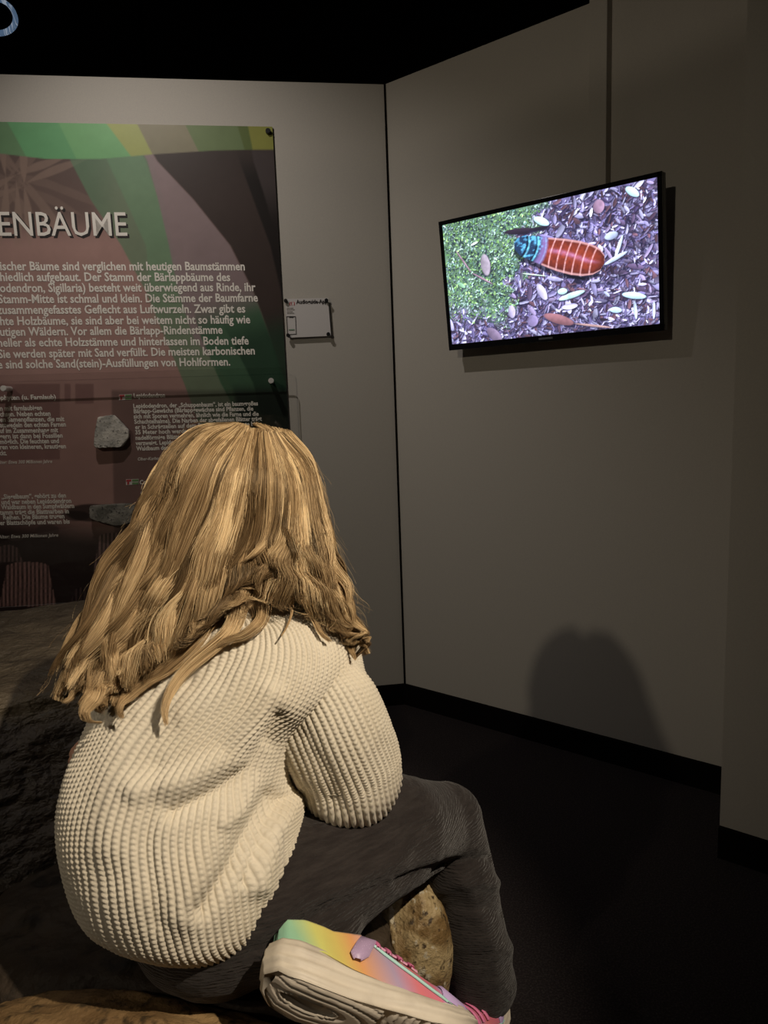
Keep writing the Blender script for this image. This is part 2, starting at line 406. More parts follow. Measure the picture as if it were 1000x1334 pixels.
T1 = [("ischer Bäume sind verglichen mit heutigen Baumstämmen", 0, 352, 319, 352), ("hiedlich aufgebaut. Der Stamm der Bärlappbäume des", 0, 366, 300, 366),
      ("odendron, Sigillaria) besteht weit überwiegend aus Rinde, ihr", 0, 380.5, 333, 379), ("Stamm-Mitte ist schmal und klein. Die Stämme der Baumfarne", -2, 395, 336, 392.7),
      ("zusammengefasstes Geflecht aus Luftwurzeln. Zwar gibt es", -3, 409, 320, 407), ("hte Holzbäume, sie sind aber bei weitem nicht so häufig wie", 0, 423.5, 326, 421),
      ("utigen Wäldern. Vor allem die Bärlapp-Rindenstämme", 0, 437.5, 290, 434.5), ("neller als echte Holzstämme und hinterlassen im Boden tiefe", -3, 451.6, 324, 448.6),
      ("Sie werden später mit Sand verfüllt. Die meisten karbonischen", -2, 466.4, 332, 461.5), ("e sind solche Sand(stein)-Ausfüllungen von Hohlformen.", -3, 480, 300, 476)]
text_mesh([(*t, 13.2) for t in T1], M_white_ink, 'body_text', panel, POFF + E_, bold=.024)
T2 = [("ophyten (u. Farnlaub)", -4, 521, 73, 520), ("n mit farnlaubigen", 0, 535, 55, 534), ("chsen. Neben echten", 0, 542.5, 66, 541.5), ("en Samenpflanzen, die mit", 0, 549.5, 84, 548.5),
      ("attwedeln den echten Farnen", 0, 556.8, 86, 555.5), ("uf im Zusammenhang mit", 0, 564, 76, 563), ("gern ist dann bei Fossilien", 0, 571.3, 82, 570), ("möglich. Die feuchten und", 0, 578.3, 77, 577),
      ("ren von kleineren, krautigen", 0, 585.3, 86, 584), ("ckt.", 0, 593, 9, 593),
      ("„Siegelbaum“, gehört zu den", 2, 650, 86, 648), ("und war neben Lepidodendron", 2, 657, 93, 655), ("Waldbaum in den Sumpfwäldern", 2, 663.5, 97, 661.5),
      ("tamm trägt die Blattnarben in", 0, 670.5, 90, 668.5), ("Reihen. Die Bäume trugen", 4, 677, 84, 675), ("er Blattschöpfe und waren bis", 0, 684, 91, 682)]
text_mesh([(*t, 7.6) for t in T2[:1]], M_white_ink, 'subheading', panel, POFF + E_, bold=.030)
text_mesh([(*t, 7.6) for t in T2[1:10]], M_white_ink, 'body_text', panel, POFF + E_, bold=.030)
text_mesh([(*t, 7.6) for t in T2[10:]], M_white_ink, 'body_text', panel, POFF + E_, bold=.030)
T3 = [("Lepidodendron", 174, 518, 215, 517.5), ("Lepidodendron, der „Schuppenbaum“, ist ein baumgroßes", 173.5, 531.7, 336, 528), ("Bärlapp-Gewächs (Bärlappgewächse sind Pflanzen, die", 174, 538.4, 330, 534.7),
      ("sich mit Sporen vermehren, ähnlich wie die Farne und die", 174, 545.2, 337, 541.5), ("Schachtelhalme). Die Narben der abgefallenen Blätter trägt", 175, 552, 341, 548),
      ("er in Schrägzeilen auf dem Stamm. Bäume konnte bis", 176, 559, 335, 554.5), ("35 Meter hoch werden. Die", 176, 565.8, 262, 563.5), ("nadelförmige Blätter und", 176.5, 573, 250, 571),
      ("verzweigt. Lepidodendron", 177, 580, 250, 578), ("Waldbaum der karbon", 178, 587, 240, 585), ("Cordaites", 182, 631, 210, 629.5),
      ("Cordaiten sind", 183, 645.5, 222, 644), ("Bärlappbäume", 183, 652, 222, 650.5), ("Pflanzen, die", 184, 658.7, 218, 657), ("haben. Die", 184, 665.5, 212, 664), ("im Gegen", 185, 672, 210, 671), ("Blätter", 185, 678.7, 204, 678),
      ("hoch", 186, 685.3, 199, 685), ("waren", 186, 692, 202, 691)]
for blk, nm_ in ((T3[:1], 'subheading'), (T3[1:10], 'body_text'), (T3[10:11], 'subheading'), (T3[11:], 'body_text')):
    text_mesh([(*t, 7.4) for t in blk], M_white_ink, nm_, panel, POFF + E_, bold=.030)
for cp in (("Alter: Etwa 300 Millionen Jahre", -4, 604.5, 68, 603, 5.6), ("Alter: Etwa 300 Millionen Jahre", -2, 701.5, 76, 699, 5.6), ("Ober-Karbon, Saarland", 179, 600, 231, 598, 5.6)):
    text_mesh([cp], M_white_ink, 'caption', panel, POFF + E_, italic=True, bold=.008)
def quad_on(name, pix, m, off, parent, base=C0, n=n1, th=.0004):
    p = [PP(x, y, base + n * off, n) for x, y in pix]
    V_ = [*p, *[a - n * th for a in p]]
    return reparent(mesh_obj(name, V_, [(0, 1, 2, 3), (7, 6, 5, 4), (0, 4, 5, 1), (1, 5, 6, 2), (2, 6, 7, 3), (3, 7, 4, 0)], m, None, False), parent)
M_red = mat('badge_red', (.5, .06, .07), .6); M_grn = mat('badge_green', (.16, .3, .12), .6); M_wht = mat('badge_white', (.7, .66, .62), .6)
for bx, by in ((155, 514), (164, 624.5)):
    badge = empty('x'); bpy.data.objects.remove(badge)
    b0 = quad_on('badge', [(bx, by), (bx + 16.5, by - .6), (bx + 16.5, by + 6.6), (bx, by + 7.4)], M_wht, POFF + .0010, panel)
    for (a, b, c_, d_, mm, nm) in ((.4, 7, .4, 3.2, M_red, 'red_field'), (1.5, 4.2, 3.4, 6.8, M_red, 'red_field'), (8, 16.2, .2, 3.0, M_grn, 'green_field'), (8, 16.2, 4.0, 6.5, M_grn, 'green_field')):
        quad_on(nm, [(bx + a, by + c_), (bx + b, by + c_ - .3), (bx + b, by + d_ - .3), (bx + a, by + d_)], mm, POFF + .0016, panel)

# ------------------------------------------------------------------ acrylic cover in front of the lower panel
GOFF = POFF + .052
gp0 = C0 + n1 * GOFF
gtr = PP(372, 478.5, gp0, n1); gu1 = (gtr - C0) @ d1; gz1 = gtr[2]; gu0 = L_u - .05; gz0 = .5
def acrylic(name):
    m = bpy.data.materials.new(name); m.use_nodes = True; nt = m.node_tree; nt.nodes.clear(); N = nt.nodes; L = nt.links
    o = N.new('ShaderNodeOutputMaterial'); tr = N.new('ShaderNodeBsdfTransparent'); tr.inputs[0].default_value = (.965, .965, .96, 1)
    gl = N.new('ShaderNodeBsdfGlossy'); gl.inputs['Roughness'].default_value = .03
    mx = N.new('ShaderNodeMixShader'); mx.inputs[0].default_value = .035
    L.new(tr.outputs[0], mx.inputs[1]); L.new(gl.outputs[0], mx.inputs[2]); L.new(mx.outputs[0], o.inputs[0])
    return m
M_acr = acrylic('acrylic_clear')
M_acre = bpy.data.materials.new('acrylic_edge'); M_acre.use_nodes = True
M_acre.node_tree.nodes['Principled BSDF'].inputs['Base Color'].default_value = (.16, .15, .145, 1)
M_acre.node_tree.nodes['Principled BSDF'].inputs['Roughness'].default_value = .3
cover = empty('acrylic_cover', tuple(C0 + d1 * (gu0 + gu1) / 2 + n1 * GOFF + Z * gz0))
tag(cover, 'clear acrylic sheet with rounded corner standing off the lower half of the information panel', 'acrylic sheet')
rc = .018; ol = [(gu0, gz0), (gu1, gz0)] + [(gu1 - rc + rc * math.cos(a), gz1 - rc + rc * math.sin(a)) for a in np.linspace(0, math.pi / 2, 7)] + [(gu0, gz1)]
fr3 = [C0 + d1 * a + Z * b + n1 * GOFF for a, b in ol]; bk3 = [p - n1 * .005 for p in fr3]; k = len(ol)
me_faces = [tuple(range(k)), tuple(range(2 * k - 1, k - 1, -1))] + [(i, i + k, (i + 1) % k + k, (i + 1) % k) for i in range(k)]
go = mesh_obj('sheet', fr3 + bk3, me_faces, M_acr, None, False)
go.data.materials.append(M_acre)
for p in go.data.polygons:
    if len(p.vertices) == 4 and k != 4: p.material_index = 1
reparent(go, cover)
for (px, py) in ((4, 506), (353, 496)):
    p = PP(px, py, C0 + n1 * (GOFF + .012), n1); b_ = p - n1 * (.012 + .052)
    bm = bmesh.new(); cyl_bm(bm, p - n1 * .011, p, .0095, .0095, 24, .0015); cyl_bm(bm, b_, p - n1 * .011, .0085, .0085, 20)
    reparent(bm_obj('standoff', bm, M_steel, None, False), cover)

# ------------------------------------------------------------------ small app sign
sign = empty('app_sign', tuple(PP(400, 415, C0, n1)))
tag(sign, 'small square white sign with phone drawing pinned to the wall beside the big panel', 'sign')
M_sign = mat('sign_face', (.66, .63, .61), .35)
SO = .014
quad_on('plate', [(371, 389.5), (427, 388), (431, 437.5), (375, 440)], M_sign, SO, sign, th=.004)
text_mesh([("Audioguide-App", 386, 395.6, 426, 395, 6.6)], M_dark_ink, 'title', sign, SO + .0012, bold=.03)
text_mesh([("(( )", 376.5, 397, 384, 396.6, 5)], M_red, 'emblem', sign, SO + .0012, bold=.02)
def frame_on(nm, pix, wd, m, off, parent):
    a = [np.array(p, float) for p in pix]; c = sum(a) / 4; b = [c + (p - c) * (1 - wd / np.maximum(abs(p - c), 1e-3)) for p in a]
    Pt = [PP(*p, C0 + n1 * off, n1) for p in a + b]
    return reparent(mesh_obj(nm, Pt, [(i, (i + 1) % 4, (i + 1) % 4 + 4, i + 4) for i in range(4)], m, None, False), parent)
frame_on('phone_outline', [(372.8, 412), (385.2, 412), (386.2, 435.6), (374.2, 436.3)], .8, M_dark_ink, SO + .0012, sign)
quad_on('phone_notch', [(376, 412), (382, 412), (382, 413.6), (376, 413.6)], M_dark_ink, SO + .0018, sign)
quad_on('phone_bar', [(376, 428.8), (383.5, 428.6), (383.6, 430.2), (376.1, 430.4)], mat('bar_green', (.2, .3, .22), .6), SO + .0014, sign)
for i, (w_, yy) in enumerate(((9, 401.0), (10.5, 403), (8, 405.6), (10, 407.6))):
    quad_on('small_print', [(373 + .2 * i, yy), (373 + w_, yy - .2), (373 + w_, yy + .5), (373 + .2 * i, yy + .7)], M_grey_ink, SO + .0014, sign)
for px, py in ((372, 391.5), (425, 391), (375, 436.5), (427.5, 435)):
    pin(px, py, .0062, M_pin, SO, SO + .011, sign, 'pin', .001)

# ------------------------------------------------------------------ stones (function used for fossils and boulders)
def stone(name, c, axes, half, m, seed, sub=5, rough=.16, freq=2.0, facet=0.0, parent=None, squash=2.6, detail=.04, cuts=(), stria=0):
    """superellipsoid with noise; half = extents along the three axes"""
    bm = bmesh.new(); bmesh.ops.create_icosphere(bm, subdivisions=sub, radius=1)
    V_ = np.array([v.co[:] for v in bm.verts]); Fq = np.array([[v.index for v in f.verts] for f in bm.faces]); bm.free()
    e = squash; rr = (abs(V_) ** e).sum(1) ** (-1 / e); S = V_ * rr[:, None]
    for (n_, d_) in cuts:                              # flat broken faces
        n_ = unit(n_); h = S @ n_; S = S - np.maximum(h - d_, 0)[:, None] * n_ * .92
    nn = fbm(V_ * freq + seed * 3.7, 4, seed); rd = -abs(fbm(V_ * freq * 1.7 + seed, 4, seed + 9)) * 2
    fd = fbm(V_ * freq * 7 + seed, 3, seed + 4)
    if stria: fd = fd + stria * fbm(V_ * np.array([freq * 4, freq * 4, freq * 22]) + seed, 2, seed + 8)
    S = S * (1 + rough * (nn * 1.6 + .5 * (rd + .3)) + detail * fd)[:, None]
    ax = np.array(axes, float); W = np.asarray(c) + (S * np.asarray(half)) @ ax
    return mesh_obj(name, W, Fq, m, parent, True)
def rock_mat(name, c1, c2, c3, scale, rough=.75, bump=.5, bd=.01, lo=.4, hi=.62, spec=.4, vein=None):
    return mat(name, c1, rough, spec=spec, noise=[(scale, 8, c2, lo, hi), (scale * 4.2, 6, c3, .55, .68)] + ([(scale * 2, 3, vein, .62, .66)] if vein else []),
               bump=[('noise', scale * 2.2, bump, bd), ('noise', scale * 12, bump * .8, bd * .25)])
M_grey_rock = rock_mat('grey_fossil', (.50, .48, .44), (.85, .80, .72), (.16, .16, .15), 26, bump=.8, bd=.006)
M_dark_rock = rock_mat('dark_fossil', (.14, .135, .115), (.34, .32, .28), (.04, .04, .04), 26, bump=.8, bd=.006)
AX = (d1, n1, Z)
def wall_stone(name, px, py, hw, hh, depth, m, seed, label, cuts, rot=0, **kw):
    base = PP(px, py, C0 + n1 * (POFF + depth), n1); s = np.linalg.norm(base - O) / F_PX
    a = d1 * math.cos(rot) + Z * math.sin(rot); b = -d1 * math.sin(rot) + Z * math.cos(rot)
    o = stone(name, (0, 0, 0), (a, n1, b), (hw * s, depth, hh * s), m, seed, 5, cuts=cuts, **kw)
    o.location = base; tag(o, label, 'stone'); return o
wall_stone('fossil_stone', 144, 563, 20.5, 21, .017, M_grey_rock, 3, 'light grey upright fossil stone mounted on the panel left of the long text', [((.85, 0, .7), .82), ((-.97, 0, .25), .78), ((0, 0, -1), .84), ((.8, 0, -.7), .95), ((-.1, 0, 1), .92), ((.1, 1, .1), .55)], rough=.07, squash=5)
wall_stone('fossil_stone', 152, 669, 31, 14, .020, M_dark_rock, 8, 'dark flat fossil slab mounted on the panel just left of the blonde hair', [((0, 0, 1), .80), ((1, 0, .5), .86), ((-.8, 0, -.9), .80), ((.5, 0, -.9), .92), ((.1, 1, .1), .55)], rough=.06, squash=5)

# ------------------------------------------------------------------ television
TVN = unit(n2 * math.cos(math.radians(6.5)) - Z * math.sin(math.radians(6.5)))
TVO = C0 + n2 * .085 + Z * 1.50
c4 = [PP(x, y, TVO, TVN) for x, y in ((570, 290), (862, 222), (866, 430), (587, 457))]
tvc = sum(c4) / 4; TVU = unit(np.cross(TVN, -d2)); TVU = TVU if TVU[2] > 0 else -TVU
hw = .25 * abs((c4[1] - c4[0] + c4[2] - c4[3]) @ d2); hh = .25 * abs((c4[0] - c4[3] + c4[1] - c4[2]) @ TVU)
tv = empty('television', tuple(tvc - TVN * .03)); tag(tv, 'black flat television on the wall showing a cockroach on leaf litter', 'television')
bm = bmesh.new(); box_bm(bm, tvc - TVN * .016, d2, TVU, TVN, hw, hh, .014, .004); reparent(bm_obj('housing', bm, M_plast), tv)
bm = bmesh.new(); box_bm(bm, tvc - TVN * .038, d2, TVU, TVN, hw * .72, hh * .62, .014, .006); reparent(bm_obj('rear_cover', bm, M_plast), tv)
M_bez = mat('bezel_gloss', (.012, .012, .014), .15)
B1, B2 = .0125, .019
for (a, b, x, y) in ((hw, B1 / 2, 0, hh - B1 / 2), (hw, B2 / 2, 0, -hh + B2 / 2), (B1 / 2, hh, -hw + B1 / 2, 0), (B1 / 2, hh, hw - B1 / 2, 0)):
    bm = bmesh.new(); box_bm(bm, tvc + d2 * x + TVU * y, d2, TVU, TVN, a, b, .0035, .0012); reparent(bm_obj('bezel', bm, M_bez), tv)
for s in (-1, 1):
    bm = bmesh.new(); box_bm(bm, tvc + d2 * .12 * s - TVN * .06 + Z * -.01, d2, n2, Z, .014, .028, hh * .55, .002); reparent(bm_obj('bracket', bm, M_plast), tv)
# maker's plate under the picture: an unreadable bright smear in the photo
bm = bmesh.new(); box_bm(bm, tvc - TVU * (hh - B2 / 2) + TVN * .0038, d2, TVU, TVN, .022, .0028, .0004); reparent(bm_obj('badge', bm, mat('badge_grey', (.16, .17, .19), .4)), tv)
# picture raster painted with numpy -> vertex colours on the lit screen
SW, SH = 500, 286
yy, xx = np.mgrid[0:SH, 0:SW].astype(float)
# picture coordinates follow the 1000x800 study crop: u 0..1, v 0..1
uu, vv = xx / SW, yy / SH
img = np.zeros((SH, SW, 3)) + lin((96, 88, 120))
n_ = noise2(xx / 30, yy / 30, 21, 4); img *= (1 + .8 * n_)[..., None]
moss = sstep(.02, -.06, (uu - .42 + .25 * (vv - .4)) + .5 * n_) * sstep(.95, .68, vv + .35 * n_ + .3 * abs(uu - .38))
rs = np.random.default_rng(5)
def blob(cx, cy, a, b, th, c, hl=.0, sharp=1.0, shade=True):
    R_ = int(max(a, b) * 1.2) + 3; x0, x1, y0_, y1 = max(0, int(cx) - R_), min(SW, int(cx) + R_), max(0, int(cy) - R_), min(SH, int(cy) + R_)
    if x0 >= x1 or y0_ >= y1: return
    dx, dy = xx[y0_:y1, x0:x1] - cx, yy[y0_:y1, x0:x1] - cy; ct, st = math.cos(th), math.sin(th)
    p_, q_ = (dx * ct + dy * st) / a, (-dx * st + dy * ct) / b; r = (abs(p_) ** 1.7 + abs(q_) ** 2.0)
    if shade:
        dxs, dys = dx - 1.5, dy - 2.5; ps, qs = (dxs * ct + dys * st) / a, (-dxs * st + dys * ct) / b
        m = sstep(1.3, .8, abs(ps) ** 2.5 + abs(qs) ** 2.5)[..., None] * .75; img[y0_:y1, x0:x1] = img[y0_:y1, x0:x1] * (1 - m) + np.array([.012, .01, .025]) * m
    m = sstep(1.1, .8, r)[..., None]; tone = (1 - .45 * q_)[..., None]
    img[y0_:y1, x0:x1] = img[y0_:y1, x0:x1] * (1 - m) + np.clip(np.asarray(lin(c)) * tone, 0, 1) * m
pal = [(120, 110, 150), (86, 70, 92), (150, 142, 178), (70, 52, 64), (178, 172, 204), (104, 74, 80), (60, 50, 74), (134, 120, 146), (200, 196, 224)]
for k in range(4600):
    cx, cy = rs.uniform(0, SW), rs.uniform(0, SH); mo = moss[int(cy) % SH, int(cx) % SW]
    if rs.random() < mo * .9: continue
    a = rs.uniform(2.2, 11) * (1 if rs.random() < .85 else 1.7); b = a * rs.uniform(.10, .42)
    c = np.array(pal[rs.integers(len(pal))]) * rs.uniform(.55, 1.15); blob(cx, cy, a, b, rs.uniform(0, 3.14), np.clip(c, 0, 255))
mpal = [(84, 122, 66), (116, 156, 84), (56, 80, 56), (150, 190, 112), (40, 56, 54), (170, 206, 176), (104, 140, 124), (130, 150, 140)]
img = img * (1 - .8 * moss[..., None]) + lin((78, 112, 66)) * .8 * moss[..., None]
for k in range(7000):
    cx, cy = rs.uniform(0, SW * .62), rs.uniform(0, SH); mo = moss[int(cy), int(cx)]
    if rs.random() > mo: continue
    a = rs.uniform(1.0, 4.2); blob(cx, cy, a, a * rs.uniform(.25, .6), rs.uniform(0, 3.14), np.array(mpal[rs.integers(len(mpal))]) * rs.uniform(.7, 1.15), shade=rs.random() < .6)
def cr(X_, Y_):                        # crop pixel -> raster pixel (bilinear inverse of the screen quad)
    TL, TR_, BR, BL = map(np.array, ((70., 262.), (868., 86.), (880., 630.), (122., 704.)))
    u_, v_ = .5, .5
    for _ in range(12):
        p = (TL * (1 - u_) + TR_ * u_) * (1 - v_) + (BL * (1 - u_) + BR * u_) * v_
        du = (TR_ - TL) * (1 - v_) + (BR - BL) * v_; dv = (BL * (1 - u_) + BR * u_) - (TL * (1 - u_) + TR_ * u_)
        J = np.stack([du, dv], 1); s_ = np.linalg.solve(J, np.array([X_, Y_]) - p); u_ += s_[0]; v_ += s_[1]
    return u_ * SW, v_ * SH
def cblob(X0, Y0, X1, Y1, wd, c, shade=True):
    a = np.array(cr(X0, Y0)); b = np.array(cr(X1, Y1)); d_ = b - a
    blob(*(a + b) / 2, max(np.linalg.norm(d_) / 2, 2), wd * SW / 800 / 2, math.atan2(d_[1], d_[0]), c, shade=shade)
for a in ((545, 530, 636, 497, 20, (190, 226, 214)), (448, 226, 506, 248, 26, (180, 220, 214)), (768, 120, 810, 150, 24, (176, 214, 214)), (760, 512, 836, 524, 22, (176, 206, 210)), (540, 500, 575, 496, 22, (170, 210, 196)),
          (465, 470, 500, 530, 30, (176, 168, 190)), (250, 360, 268, 440, 40, (150, 138, 142)), (130, 350, 200, 430, 6, (150, 120, 130)), (200, 430, 292, 472, 6, (150, 120, 130)), (195, 330, 226, 316, 8, (210, 220, 200)),
          (490, 588, 600, 622, 34, (124, 84, 84)), (600, 622, 730, 640, 8, (150, 120, 110)), (365, 550, 372, 600, 30, (160, 150, 170)), (676, 160, 684, 210, 40, (134, 106, 120)), (700, 300, 745, 285, 26, (160, 170, 186)), (735, 380, 760, 290, 12, (190, 204, 214)),
          (700, 400, 775, 352, 14, (176, 190, 200)), (800, 540, 806, 610, 12, (170, 184, 206)), (330, 280, 470, 268, 22, (36, 26, 34)), (430, 270, 505, 258, 12, (26, 20, 28)), (405, 430, 500, 440, 4, (180, 200, 170)), (140, 470, 175, 486, 16, (120, 160, 120)),
          (700, 500, 720, 520, 10, (170, 176, 196)), (560, 430, 640, 455, 12, (28, 18, 26)), (720, 570, 760, 574, 20, (170, 196, 206)), (860, 540, 860, 610, 10, (180, 184, 214)), (270, 640, 330, 690, 40, (112, 96, 112)), (440, 590, 460, 630, 44, (124, 110, 140))):
    cblob(*a)
img *= np.clip(1 + 1.3 * noise2(xx / 26, yy / 26, 63, 3) + .5 * noise2(xx / 7, yy / 7, 65, 2), .3, 1.7)[..., None]
# the insect: body axis from head (385,322) to tail (698,400)
hx, hy = cr(372, 322); tx, ty = cr(700, 398)
ax0 = np.array([hx, hy]); axv = np.array([tx - hx, ty - hy]); LN = np.linalg.norm(axv); axv /= LN; pv = np.array([-axv[1], axv[0]])
s_ = ((xx - hx) * axv[0] + (yy - hy) * axv[1]) / LN; q_ = ((xx - hx) * pv[0] + (yy - hy) * pv[1]) / LN
wprof = np.interp(s_, [0, .03, .10, .2, .3, .42, .55, .7, .82, .92, .98, 1.0], [0, .06, .10, .115, .125, .14, .155, .16, .15, .12, .07, 0])
qs_ = q_ + .012 - .015 * np.sin(s_ * 3)
ins = sstep(1.06, .96, abs(qs_) / np.maximum(wprof, 1e-3)) * (s_ > 0) * (s_ < 1)
shd = sstep(1.1, .9, abs(qs_ - .045) / np.maximum(wprof, 1e-3)) * (s_ > .02) * (s_ < 1.02)
img = img * (1 - .85 * shd[..., None])
x_ = np.clip(qs_ / np.maximum(wprof, 1e-3), -1, 1)
body = np.zeros_like(img) + lin((116, 44, 20)); body = body * (1.15 - .75 * abs(x_ + .1) ** 1.5)[..., None] * (1 - .55 * sstep(.86, 1, s_))[..., None] * (1 + 1.1 * noise2(xx / 6, yy / 6, 31, 3))[..., None]
sg = (s_ - .40) / .088; fr_ = sg - np.floor(sg) + .1 * x_ * x_
bands = sstep(.16, .02, abs(((sg + .22 * (1 - x_ ** 2)) % 1) - .5) - .0) * (s_ > .36) * (s_ < .93)
bands = np.exp(-((((sg + .18 * (1 - x_ ** 2)) % 1) - .5) / .075) ** 2) * np.clip(.8 + 1.6 * noise2(xx / 5, yy / 5, 71, 2), .2, 1) * (s_ > .38) * (s_ < .92)
body = body * (1 - bands[..., None] * .75) + lin((226, 168, 160)) * bands[..., None] * .75
rim = sstep(.84, .97, abs(x_)) * (s_ > .36); body = body * (1 - rim[..., None] * .6) + lin((214, 160, 150)) * rim[..., None] * .6
hl = np.exp(-((x_ + .08 - .1 * np.sin(s_ * 9)) / .13) ** 2) * (s_ > .4) * sstep(.99, .8, s_) * np.clip(.22 + .5 * noise2(xx / 7, yy / 5, 77, 2), 0, 1); body = body + hl[..., None] * lin((190, 150, 200))
hd_ = sstep(.40, .36, s_ + .03 * x_ ** 2)
headc = np.zeros_like(img) + lin((26, 44, 66)); gl_ = np.clip(noise2(xx / 7, yy / 5, 41, 3) * 4.5 + .12 - .45 * x_, 0, 1)
headc = headc + gl_[..., None] * lin((90, 170, 200)) * .8
for sc_ in (.155, .26, .345):
    l_ = np.exp(-((s_ + .03 * x_ ** 2 - sc_) / .010) ** 2); headc = headc * (1 - l_[..., None] * .85) + lin((110, 190, 200)) * np.exp(-((s_ + .03 * x_ ** 2 - sc_ - .02) / .009) ** 2)[..., None] * .5
pr = sstep(.28, .34, s_ + .03 * x_ ** 2); headc = headc * (1 - pr[..., None] * .7) + lin((140, 110, 160)) * pr[..., None] * .6
body = body * (1 - hd_[..., None]) + headc * hd_[..., None]
img = img * (1 - ins[..., None]) + body * ins[..., None]
img = np.clip((img * np.array([1.0, 1.04, 1.25]) + np.array([.006, .007, .012])) * 1.35, 0, 1)
M_scr = mat('screen_picture', (0, 0, 0), .25, attr='col', emit=1.6, spec=.4)
nt = M_scr.node_tree; pb = nt.nodes['Principled BSDF']; at_ = [n for n in nt.nodes if n.type == 'ATTRIBUTE'][0]
for l in list(pb.inputs['Base Color'].links): nt.links.remove(l)
pb.inputs['Base Color'].default_value = (.01, .01, .012, 1)
sx0, sx1, sy0, sy1 = -hw + B1, hw - B1, hh - B1, -hh + B2
UU, VV_ = np.meshgrid(np.linspace(sx0, sx1, SW), np.linspace(sy0, sy1, SH))
SG = tvc + TVN * .0005 + UU[..., None] * d2 + VV_[..., None] * TVU
reparent(mesh_obj('screen', SG.reshape(-1, 3), grid_faces(SW, SH, flip=True), M_scr, None, True, img), tv)
pwr = None

# ------------------------------------------------------------------ ceiling spotlight at the top left
lp = P(-7, 20, 2.9)
lamp = empty('ceiling_spotlight', tuple(lp)); tag(lamp, 'dark round ceiling spotlight with bluish lens at the top left edge', 'spotlight')
ldir = unit(np.array([.32, -.35, -1.0]))
bm = bmesh.new(); cyl_bm(bm, lp - ldir * .22, lp, .070, .070, 32, .006); reparent(bm_obj('housing', bm, M_black, None, False), lamp)
bm = bmesh.new()
th = np.linspace(0, 2 * math.pi, 40, endpoint=False)
ea = unit(np.cross(ldir, Z)); eb = np.cross(ldir, ea)
prof = [(.070, 0), (.0705, .010), (.063, .013), (.058, .003), (.042, -.014), (.020, -.022), (.0004, -.024)]
Rg = np.array([[lp + (ea * math.cos(t) + eb * math.sin(t)) * r + ldir * h for t in th] for r, h in prof])
M_lens = mat('lamp_lens', (.16, .26, .42), .12, emit=.35, noise=(30, 1, (.6, .7, .85), .5, .6, (6, .3, .3)))
bm.free(); reparent(mesh_obj('lens', Rg.reshape(-1, 3), grid_faces(40, len(prof), True), M_lens), lamp)
bm = bmesh.new(); cyl_bm(bm, lp - ldir * .10, np.array([*(lp - ldir * .10)[:2], 3.2]), .008, .008, 12); reparent(bm_obj('stem', bm, M_black), lamp)

#PART2
# ------------------------------------------------------------------ boulders
M_boulder = rock_mat('boulder_dark', (.034, .025, .018), (.060, .044, .030), (.014, .011, .008), 5, .58, .9, .02, spec=.25)
M_boulder_top = rock_mat('boulder_brown', (.075, .058, .038), (.12, .095, .06), (.03, .025, .018), 9, .7, .8, .008)
M_brown = rock_mat('seat_brown', (.19, .115, .05), (.34, .22, .10), (.06, .04, .02), 12, .55, .9, .01)
M_gold = rock_mat('golden_rock', (.20, .125, .05), (.42, .32, .17), (.05, .032, .016), 22, .5, .9, .008, lo=.42, hi=.58, vein=(.5, .44, .32))
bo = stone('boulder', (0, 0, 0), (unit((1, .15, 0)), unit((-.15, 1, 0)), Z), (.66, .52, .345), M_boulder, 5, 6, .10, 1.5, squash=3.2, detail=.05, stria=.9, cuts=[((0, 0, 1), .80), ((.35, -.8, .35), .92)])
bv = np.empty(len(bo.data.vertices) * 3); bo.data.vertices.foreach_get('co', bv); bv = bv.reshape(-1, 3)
bk_ = sstep(.205, .245, bv[:, 2] + .05 * fbm(bv * 6, 3, 12) - .05 * np.exp(-((bv[:, 1] + .4) / .12) ** 2))[:, None]  # lighter brown towards the top, darker on the sides and front edge
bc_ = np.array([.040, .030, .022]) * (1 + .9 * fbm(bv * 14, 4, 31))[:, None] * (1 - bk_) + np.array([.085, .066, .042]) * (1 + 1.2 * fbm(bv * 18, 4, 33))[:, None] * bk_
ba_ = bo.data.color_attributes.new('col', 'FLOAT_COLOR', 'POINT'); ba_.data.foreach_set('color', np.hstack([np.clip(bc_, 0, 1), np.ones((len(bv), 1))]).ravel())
bo.data.materials.clear(); bo.data.materials.append(mat('boulder_tones', attr='col', rough=.5, spec=.4, bump=[('noise', 13, 1.0, .04, (1, 1, 2.2)), ('noise', 60, .9, .008)]))
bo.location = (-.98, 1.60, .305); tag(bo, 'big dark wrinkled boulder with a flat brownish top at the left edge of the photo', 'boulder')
se = stone('boulder', (0, 0, 0), (unit((1, -.1, 0)), unit((.1, 1, 0)), Z), (.36, .20, .21), M_boulder, 12, 6, .09, 1.8, squash=3.0, detail=.05, stria=.8, cuts=[((0, 0, 1), .86)])
se.location = (-.37, 1.04, .165); tag(se, 'low dark boulder under the seated child in the cream sweater', 'boulder')
br = stone('rock', (0, 0, 0), (unit((1, -.25, 0)), unit((.25, 1, 0)), Z), (.38, .13, .22), M_brown, 33, 6, .10, 1.8, squash=2.6, detail=.03)
br.location = (-.32, .775, .148); tag(br, 'brown rough rock at the bottom left edge in front of the seated child', 'rock')
gr = stone('rock', (0, 0, 0), (unit((1, .2, 0)), unit((-.2, 1, 0)), Z), (.066, .06, .125), M_gold, 21, 6, .07, 1.6, squash=2.4, detail=.03, cuts=[((-1, 0, .25), .72), ((-.5, -.4, 1), .86)])
gc = P(537, 1240, 1.10); gr.location = (gc[0], gc[1], gc[2] - .005); tag(gr, 'upright golden brown rock between the rainbow sneaker and the dark trouser leg', 'rock')

